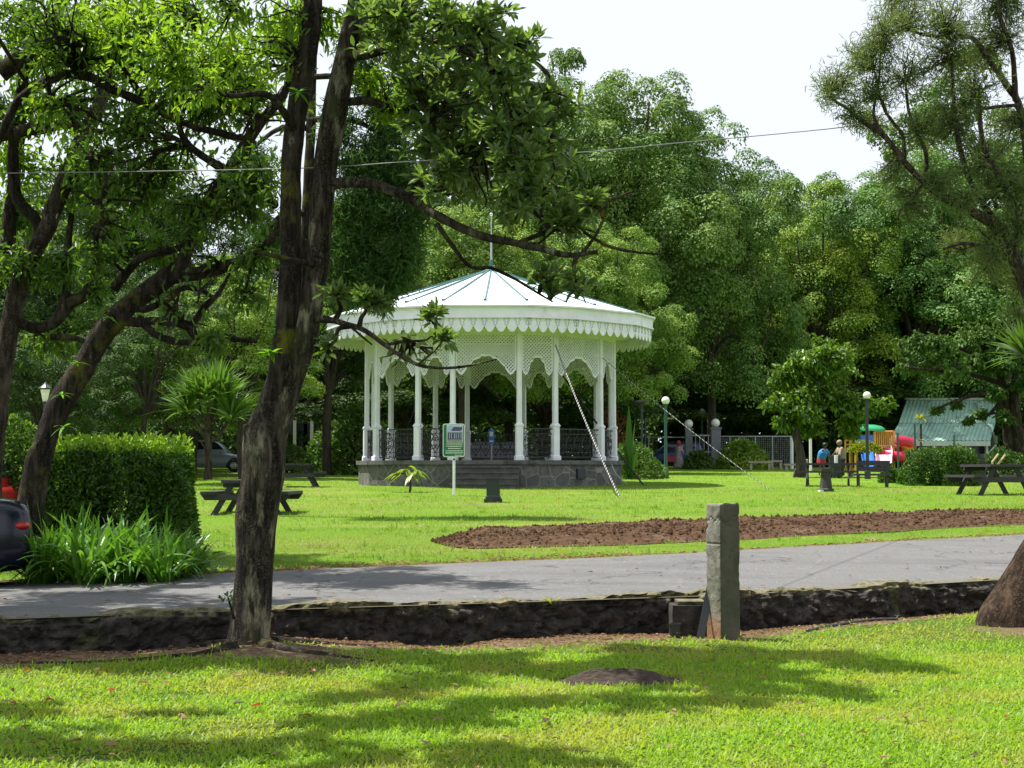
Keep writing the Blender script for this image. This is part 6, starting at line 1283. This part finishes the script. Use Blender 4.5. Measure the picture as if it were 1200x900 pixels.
# ---- cars
def make_car(name, loc, rz, paint, label, L=3.9, Wd=1.68, H=1.5, sedan=False):
    r = thing(name, (0, 0, 0), label, 'car'); hl = L/2; hw = Wd/2
    st = [(-hl, .36, .62, .80), (-hl+.05, .28, .86, .9), (-hl+.35, .22, .94, .97), (-hl+.9, .2, .95, 1), (0, .2, .93, 1), (hl-1.1, .2, .92, 1), (hl-.75, .2, .86, .98), (hl-.3, .22, .74, .92), (hl-.06, .27, .62, .8), (hl, .34, .52, .7)]
    if sedan: st[:3] = [(-hl, .34, .66, .80), (-hl+.05, .26, .90, .9), (-hl+.35, .22, .97, .97)]
    q = spline([[x, a, b, w_] for x, a, b, w_ in st], 5); P = []
    for x, zb, zt, w_ in q:
        w_ = w_*hw; h = zt-zb; P.append([[x, y*w_, zb+z*h] for y, z in ((-.86, 0), (-.97, .12), (-1, .35), (-1, .6), (-.97, .86), (-.9, .97), (-.8, 1), (0, 1.02), (.8, 1), (.9, .97), (.97, .86), (1, .6), (1, .35), (.97, .12), (.86, 0), (-.86, 0))])
    g = MB(); P = np.array(P); g.grid(P); g.polys(P[0][:-1], [list(range(15))]); g.polys(P[-1][:-1], [list(range(15))[::-1]])
    # cabin
    if sedan: xb = (-hl+.75, hl-1.15); xr = (-hl+1.45, hl-1.95)
    else: xb = (-hl+.12, hl-.85); xr = (-hl+.45, hl-1.75)
    zb, zt = .90, H; wb, wr = hw*.94, hw*.74
    C = []
    for t in np.linspace(0, 1, 7):
        s = t**1.15; z = zb+(zt-zb)*math.sin(t*PI/2)**.85 if t else zb-.05; x0 = xb[0]+(xr[0]-xb[0])*s; x1 = xb[1]+(xr[1]-xb[1])*s; w_ = wb+(wr-wb)*s; c_ = .16
        ring_ = [(x0+c_, -w_), (x1-c_*1.6, -w_), (x1-.03, -w_*.8), (x1, 0), (x1-.03, w_*.8), (x1-c_*1.6, w_), (x0+c_, w_), (x0+.02, w_*.82), (x0, 0), (x0+.02, -w_*.82), (x0+c_, -w_)]
        C.append([[x, y, z] for x, y in ring_])
    C = np.array(C).transpose(1, 0, 2); g.grid(C); g.polys(C[:-1, -1], [list(range(10))]); body = g.build('body', M[paint], r, smooth=True)
    def cab(t, side, u):   # point just outside the cabin skin
        s = t**1.15; z = zb+(zt-zb)*math.sin(t*PI/2)**.85; x0 = xb[0]+(xr[0]-xb[0])*s; x1 = xb[1]+(xr[1]-xb[1])*s; w_ = wb+(wr-wb)*s
        if side in (-1, 1): return [x0+(x1-x0)*u, side*(w_+.012), z]
        return [(x1+.012) if side == 'f' else (x0-.012), (u*2-1)*w_*.8, z]
    for side in (-1, 1):
        for u0, u1 in ((.10, .28), (.31, .56), (.585, .90)):
            g = MB(); g.grid(np.array([[cab(t, side, u0+(u1-u0)*k) for k in (0, .5, 1)] for t in np.linspace(.16, .72, 5)])); g.build('window', M['glass'], r, smooth=True)
    for side, nm in (('f', 'windscreen'), ('b', 'rear_window')):
        g = MB(); g.grid(np.array([[cab(t, side, u) for u in (.04, .3, .5, .7, .96)] for t in np.linspace(.14, .74, 5)])); g.build(nm, M['glass'], r, smooth=True)
    for x in (-hl+.68, hl-.72):
        for s in (-1, 1):
            w0 = empty('wheel'); w0.parent = r
            g = MB(); g.lathe([(.17, -.1), (.29, -.1), (.315, -.06), (.315, .06), (.29, .1), (.17, .1)], (x, s*(hw-.08), .31), 22, axis='y'); g.build('tyre', M['tyre'], w0, smooth=True)
            g = MB(); yy = s*(hw+.005); g.lathe([(.001, 0), (.06, s*.01), (.17, -s*.02), (.19, s*.012), (.19, -s*.05)], (x, yy, .31), 18, axis='y')
            for k in range(6): a = k*PI/3; g.beam([x+.05*math.cos(a), yy+s*.012, .31+.05*math.sin(a)], [x+.18*math.cos(a), yy+s*.012, .31+.18*math.sin(a)], .03, .03)
            g.build('rim', M['rim'], w0)
            g = MB(); a = np.linspace(-.25, PI+.25, 14); g.grid(np.array([[[x+rr*math.cos(k), s*(hw+.006-.02*(rr > .36)), .31+rr*math.sin(k)] for rr in (.31, .375)] for k in a])); g.build('wheel_arch', M['tyre'], r)
    for s in (-1, 1):
        g = MB(); g.ball((-hl+.10, s*hw*.84, .80), (.075, .09, .15)) if not sedan else g.ball((-hl+.10, s*hw*.80, .70), (.10, .16, .055)); g.build('tail_light', M['red_light'], r, smooth=True)
        g = MB(); g.ball((hl-.20, s*hw*.72, .62), (.2, .14, .09)); g.build('headlight', M['clear_light'], r, smooth=True)
        g = MB(); g.ball((hl-1.3, s*(hw+.06), .96), (.07, .1, .07)); g.build('mirror', M[paint], r, smooth=True)
    if not sedan: g = MB(); g.box((-hl-.012, 0, .60), (.02, .5, .12)); g.build('number_plate', M['plate'], r)
    g = MB(); g.box((-hl+.02, 0, .36), (.16, Wd*.78, .13)); g.build('bumper', M['tyre'], r)
    r.location = loc; r.rotation_euler = (0, 0, rz); return r
c = gx(246, 74); make_car('parked_car', c, math.radians(10), 'car_silver', 'silver hatchback parked behind the screw pine in the shade', 3.75, H=1.5)
c = gx(790, 90); make_car('parked_car', c, math.radians(172), 'car_blue', 'dark blue hatchback parked beside the globe-topped gate pillars', 3.7, H=1.5)
c = gx(592, 72); make_car('parked_car', c, math.radians(8), 'car_black', 'black car parked behind the bandstand, glimpsed through its railing', 4.0, H=1.45)
d = 16.6; c = np.array([(37-600)/F*d-2.08, d-.6, float(zpark(-5.4, d))-.05]); make_car('parked_car', c, math.radians(200), 'car_navy', 'dark navy saloon whose glossy tail shows at the left edge by the lilies', 4.3, 1.7, 1.4, True)
d = 24.0; c = np.array([(24-600)/F*d-1.95, d, float(zpark(-7.6, d))-.03]); make_car('parked_car', c, math.radians(180), 'car_red', 'red hatchback at the left edge behind the navy saloon', 3.8, 1.66, 1.42)

# ---- people
def person(loc, joints, edges, radii, label, clothes, hair=None):
    r = thing('person', loc, label, 'person'); me = bpy.data.meshes.new('body'); me.from_pydata([tuple(j) for j in joints], edges, []); o = bpy.data.objects.new('body', me); COL.objects.link(o); o.parent = r
    sk = o.modifiers.new('skin', 'SKIN'); sk.use_smooth_shade = True
    for i, rr in enumerate(radii): me.skin_vertices[0].data[i].radius = (rr, rr) if not isinstance(rr, tuple) else rr
    me.skin_vertices[0].data[0].use_root = True; ss = o.modifiers.new('sub', 'SUBSURF'); ss.levels = ss.render_levels = 1; me.materials.append(M['skin'])
    for nm, m, path, rad in clothes:
        g = MB(); q = spline(np.c_[path, rad], 5); g.tube(q[:, :3]+np.array(loc), q[:, 3], 12); g.build(nm, M[m], r, smooth=True)
    if hair is not None:
        g = MB(); g.ball(np.array(loc)+hair[0], hair[1], sides=12); g.build('hair', M[hair[2] if len(hair) > 2 else 'hair'], r, smooth=True)
    return r
def body(h, lean=0.0, arms=((.3, -.2, .9), (-.3, -.2, .9)), stride=.08):
    """joints scaled to standing height h; lean bends the back toward -Y"""
    k = h/1.7; S, Cc = math.sin(lean), math.cos(lean); up = lambda z: [0, -S*(z-.92), .92+Cc*(z-.92)]
    J = [[0, 0, .92], up(1.15), up(1.36), up(1.45), up(1.50), up(1.57), up(1.66)]
    J += [[.17, 0, 0]+np.array(up(1.38))] + [np.array(arms[0])*[1, 1, 1]*.5+np.array(up(1.38))*.5+[.04, 0, 0], arms[0], np.array(arms[0])+[.0, -.06, -.06]]
    J += [[-.17, 0, 0]+np.array(up(1.38))] + [np.array(arms[1])*.5+np.array(up(1.38))*.5-[.04, 0, 0], arms[1], np.array(arms[1])+[.0, -.06, -.06]]
    J += [[.09, 0, .86], [.10, -stride, .48], [.10, .02-stride*.5, .07], [.10, -.14-stride*.5, .03], [-.09, 0, .86], [-.10, stride*.4, .48], [-.10, stride, .07], [-.10, stride-.15, .03]]
    E = [(0, 1), (1, 2), (2, 3), (3, 4), (4, 5), (5, 6), (2, 7), (7, 8), (8, 9), (9, 10), (2, 11), (11, 12), (12, 13), (13, 14), (0, 15), (15, 16), (16, 17), (17, 18), (0, 19), (19, 20), (20, 21), (21, 22)]
    Rd = [.13, .125, .12, .05, .05, .085, .075, .055, .042, .032, .028, .055, .042, .032, .028, .085, .058, .04, .035, .085, .058, .04, .035]
    return [list(np.array(j, float)*k) for j in J], E, [q*k for q in Rd], up, k
J, E, Rd, up, k = body(1.5, .12, ((.26, -.22, .98), (-.30, -.14, .80)))
c = gx(795, 84); person(c, J, E, Rd, 'person in dark red headscarf and long patterned dress beside the blue hatchback', [('dress', 'cloth_print', np.array([[0, .0, .06], [0, 0, .45], [0, -.01, .85], up(1.15), up(1.36)])*k, [.30, .26, .19, .17, .15]), ('sleeve', 'cloth_print', [np.array(J[7]), np.array(J[8]), np.array(J[9])], [.075, .065, .055])], (np.array(up(1.61))*k+[0, .02, .02], (.12, .125, .13), 'cloth_red'))
g = MB(); p = c+np.array([-.42, -.14, .62]); q = []
for z, w_ in ((-.22, .17), (-.1, .2), (.06, .17)): q.append([p+[x*w_, y*.07, z] for x, y in ((-1, -1), (1, -1), (1, 1), (-1, 1), (-1, -1))])
g.grid(np.array(q).transpose(1, 0, 2)); g.polys(np.array(q[0])[:4], [[3, 2, 1, 0]]); g.polys(np.array(q[2])[:4], [[0, 1, 2, 3]]); g.tube([p+[.15*math.cos(t), 0, .06+.22*math.sin(t)] for t in np.linspace(0, PI, 8)], .015, 5); tag(g.build('handbag', M['cloth_red']), 'red handbag hanging from the arm of the person in the patterned dress', 'handbag')
J, E, Rd, up, k = body(1.36, .35, ((.32, -.5, .95), (.12, -.5, .92)))
c = gx(962, 64); rp = person(c, J, E, Rd, 'person in a bright blue shirt and red shorts bending forward beside the litter bin', [('shirt', 'cloth_blue', np.array([[0, .0, .86], up(1.05), up(1.25), up(1.41)])*k, [.17, .19, .19, .10]), ('sleeve', 'cloth_blue', [np.array(J[7]), np.array(J[8])], [.085, .075]), ('shorts', 'cloth_red', np.array([[.0, 0, .96], [.0, 0, .8], [.0, -.02, .62]])*k, [.17, .19, .20])], (np.array(up(1.63))*k+[0, .03, .03], (.10, .11, .10)))
rp.rotation_euler = (0, 0, math.radians(55))
J, E, Rd, up, k = body(1.45, .25, ((.28, -.4, .95), (-.28, -.4, .95)))
c = gx(986, 63); rp = person(c, J, E, Rd, 'person in a beige top and dark trousers standing behind the side-on picnic table', [('top', 'cloth_beige', np.array([[0, .0, .84], up(1.05), up(1.25), up(1.42)])*k, [.18, .2, .2, .11]), ('sleeve', 'cloth_beige', [np.array(J[7]), np.array(J[8]), np.array(J[9])], [.085, .07, .05]), ('trouser_leg', 'cloth_dark', [np.array(J[15]), np.array(J[16]), np.array(J[17])], [.11, .085, .07]), ('trouser_leg', 'cloth_dark', [np.array(J[19]), np.array(J[20]), np.array(J[21])], [.11, .085, .07])], (np.array(up(1.63))*k+[0, .03, .02], (.115, .12, .12), 'cloth_beige'))
rp.rotation_euler = (0, 0, math.radians(-60))

# ---- playground
d = 80.0; c = gx(1014, d); k_ = d/F; r = thing('playground', c, 'playground tower with yellow rails, green roof, blue panel and red, pink and blue slides', 'playground')
zz = lambda y: at(0, y, d)[2]; xx = lambda x: (x-600)/F*d
for x in (1003.5, 1024.5):
    for dy in (0, 1.3): g = MB(); g.tube([[xx(x), d+dy, c[2]-.1], [xx(x), d+dy, zz(503)]], .075, 8); g.build('post', M['yellow'], r)
for x in (1047,): g = MB(); g.tube([[xx(x), d, c[2]-.1], [xx(x), d, zz(505)]], .07, 8); g.build('post', M['yellow'], r)
g = MB(); g.box([xx(1025), d+.65, zz(524)], (2.3, 1.3, .1)); g.build('deck', M['house_wall'], r)
g = MB(); q = []
for y_, w_ in ((505, 1.0), (502.5, .98), (499.5, .8), (497.5, .45), (497, .05)): q.append([[xx(1018.5)+i*w_*18*k_, d+.65+j*w_*.85, zz(y_)] for i, j in ((-1, -1), (0, -1.05), (1, -1), (1, 1), (0, 1.05), (-1, 1), (-1, -1))])
g.grid(np.array(q).transpose(1, 0, 2)); g.build('tower_roof', M['play_green'], r, smooth=True)
g = MB(); g.box([xx(1014), d, zz(515)], (xx(1023)-xx(1005), .06, zz(509.5)-zz(520))); g.build('panel', M['play_blue'], r)
g = MB()
for y in (505.5, 522.5): g.tube([[xx(1025), d, zz(y)], [xx(1047), d, zz(y)]], .05, 6)
for x in np.linspace(1026, 1046, 10): g.tube([[xx(x), d, zz(505.5)], [xx(x), d, zz(522.5)]], .035, 5)
g.build('railing', M['yellow'], r)
g = MB()
for y in (511, 516, 521, 526): g.tube([[xx(992), d+.3, zz(y)], [xx(1003), d+.3, zz(y)]], .04, 5)
for x in (992, 997, 1003): g.tube([[xx(x), d+.3, c[2]], [xx(x), d+.3, zz(510)]], .04, 5)
g.build('ladder', M['yellow'], r)
def slide(name, pts, wd, m, dep=.16):
    P = []; pts = spline(np.c_[pts, np.ones(len(pts))], 6)[:, :3]; t = unit(np.gradient(pts, axis=0)); s = unit(np.cross(t, [0, 0, 1.])); up_ = np.cross(s, t)
    for a, b in ((-1, 1), (-1, .15), (-.6, 0), (.6, 0), (1, .15), (1, 1), (1.06, 1), (1.06, -.1), (0, -.25), (-1.06, -.1), (-1.06, 1), (-1, 1)): P.append(pts+s*a*wd/2+up_*b*dep*2)
    g = MB(); g.grid(np.array(P)); g.build(name, M[m], r, smooth=True)
slide('blue_slide', [[xx(1013), d-.1, zz(526)], [xx(1009), d-1.2, zz(533)], [xx(1003), d-2.6, zz(543)], [xx(1001), d-3.2, zz(547)]], .55, 'play_blue')
slide('pink_slide', [[xx(1033), d-.2, zz(532)], [xx(1028), d-1.4, zz(537)], [xx(1022), d-2.4, zz(544)]], .8, 'play_pink', .22)
hx = []
for t in np.linspace(0, 1, 16): a = -PI*.6+t*PI*2.6; hx.append([xx(1052)+1.0*math.cos(a)*.62, d+.3+.75*math.sin(a), zz(519.5)-(zz(519.5)-zz(544))*t])
slide('spiral_slide', hx, .72, 'play_red', .2)

# ---- building with the green sheet roof
d = 92.0; c = gx(1105, d+2); r = thing('park_building', c, 'grey weatherboard building with a pale green ribbed metal roof behind the hedge', 'building')
X = lambda px, dd: (px-600)/F*dd
def roofsheet(a, b, m_, e_, name):   # a,b: ridge ends; m_,e_: eave ends
    n = 150; u = np.linspace(0, 1, n); P = []
    for t in np.linspace(0, 1, 4):
        p0 = a+(b-a)*u[:, None]; p1 = m_+(e_-m_)*u[:, None]; q = p0+(p1-p0)*t; q[:, 2] += .035*(np.sin(u*2*PI*24) > .3); P.append(q)
    g = MB(); g.grid(np.array(P)); return g.build(name, M['roof_green'], r)
zr, zm, ze = at(0, 468.5, d+4)[2], at(0, 496, d+1.6)[2], at(0, 516.5, d-1)[2]
R0, R1 = np.array([X(1063, d+4), d+4, zr]), np.array([X(1168, d+4), d+4, zr]); M0, M1 = np.array([X(1053, d+1.6), d+1.6, zm]), np.array([X(1166.5, d+1.6), d+1.6, zm]); E0, E1 = np.array([X(1041, d-1), d-1, ze]), np.array([X(1160, d-1), d-1, ze])
roofsheet(R0, R1, M0, M1, 'upper_roof'); roofsheet(M0-[0, 0, .02], M1-[0, 0, .02], E0, E1, 'lower_roof')
bk = np.array([0, 4.6, ze-zr]); g = MB(); g.polys([R0, R1, R1+bk, R0+bk], [[0, 1, 2, 3]]); g.build('rear_roof', M['roof_green'], r)
g = MB(); g.beam(R0+[-.1, 0, .05], R1+[.1, 0, .05], .25, .12); g.build('ridge_cap', M['house_wall'], r)
g = MB(); g.beam(E0-[0, .04, .16], E1-[0, .04, .16], .05, .3); g.build('fascia', M['house_wall'], r)
g = MB(); x0, x1 = X(1056, d+1.4), X(1161, d+1.4); g.box([(x0+x1)/2, d+1.4, (c[2]+ze)/2-.2], (x1-x0, .15, ze-c[2]+.4)); g.build('front_wall', M['house_wall'], r)
n = 18; g = MB(); xw = X(1163.5, d)
for i in range(n):   # boarded gable end, lapped boards
    z0 = c[2]-.2+(zr-c[2])*i/n; z1 = c[2]-.2+(zr-c[2])*(i+1)/n
    yf = np.interp(z0, [c[2], ze, zm, zr], [d+.2, d-.9, d+1.6, d+3.9]); yb = d+8.4-max(0, z0-ze)/(zr-ze)*4.3
    g.add([[xw+.05, yf, z0], [xw+.05, yb, z0], [xw, yb, z1], [xw, yf, z1]], [[0, 1, 2, 3]]); g.add([[xw, yf, z0], [xw, yb, z0], [xw+.05, yb, z0], [xw+.05, yf, z0]], [[0, 1, 2, 3]])
g.build('gable_wall', M['house_wall'], r)
for px in (1046, 1070, 1096, 1122, 1156): g = MB(); p0 = np.array([X(px, d-.8), d-.8, c[2]-.2]); g.beam(p0, [p0[0], p0[1], ze-.1], .13, .13); g.beam([p0[0]+.06, p0[1], ze-.75], [p0[0]+.55, p0[1], ze-.25], .07, .07); g.build('veranda_post', M['house_wall'], r)
for px, w_ in ((1075, 1.2), (1100, 1.2), (1126, 1.2), (1146, .8)): 
    g = MB(); p0 = np.array([X(px, d+1.3), d+1.30, c[2]+1.2]); g.box(p0, (w_, .06, 1.2)); w0 = g.build('window', M['house_window'], r); g = MB()
    for s in (-1, 1): g.box(p0+[s*w_/2, -.04, 0], (.07, .05, 1.3)); g.box(p0+[0, -.04, s*.62], (w_+.1, .05, .07))
    g.build('window_frame', M['house_wall'], w0)
# dark fence stakes before the building
for i, (px, y0, y1) in enumerate([(1052, 507, 545), (1072, 497, 540), (1118, 510, 530)]):
    dd = 74-i; c = gx(px, dd); g = MB(); g.tube([c-[0, 0, .1], [c[0], c[1], at(0, y0, dd)[2]]], .05, 6); tag(g.build('stake', M['lamp_green']), ['thin dark stake in front of the red spiral slide', 'thin dark stake beside the slim yellow-headed palm', 'thin dark stake before the middle of the green roof'][i], 'stake')
# ---- old house in the shade, left
d = 100.0; c = gx(345, d); r = thing('old_house', c, 'dark old house with a pale beam deep in the shade behind the twin trunks', 'building'); k = d/F
g = MB(); g.box([X(340, d+3), d+3, c[2]+2.4], (6.5, 5, 5.2)); g.build('wall', M['house_dark'], r)
g = MB(); q = [[X(340, d+3)+i*3.7, d+3+j*3, z] for j, z in ((-1, c[2]+4.9), (0, c[2]+6.4), (1, c[2]+4.9)) for i in (-1, 1)]; g.add(q, [[0, 1, 3, 2], [2, 3, 5, 4]]); g.build('roof', M['house_dark'], r)
g = MB(); g.box([X(352, d), d-.2, at(0, 483, d)[2]], (2.4, .25, .32)); g.build('beam', M['beam_pale'], r)
for px in (346, 366): g = MB(); g.beam([X(px, d), d-.2, c[2]-.1], [X(px, d), d-.2, at(0, 485, d)[2]], .2, .2); g.build('post', M['beam_pale'], r)
for px in (352, 362): g = MB(); g.box([X(px, d), d+.46, c[2]+2.0], (.8, .06, 1.5)); g.build('window', M['house_window'], r)
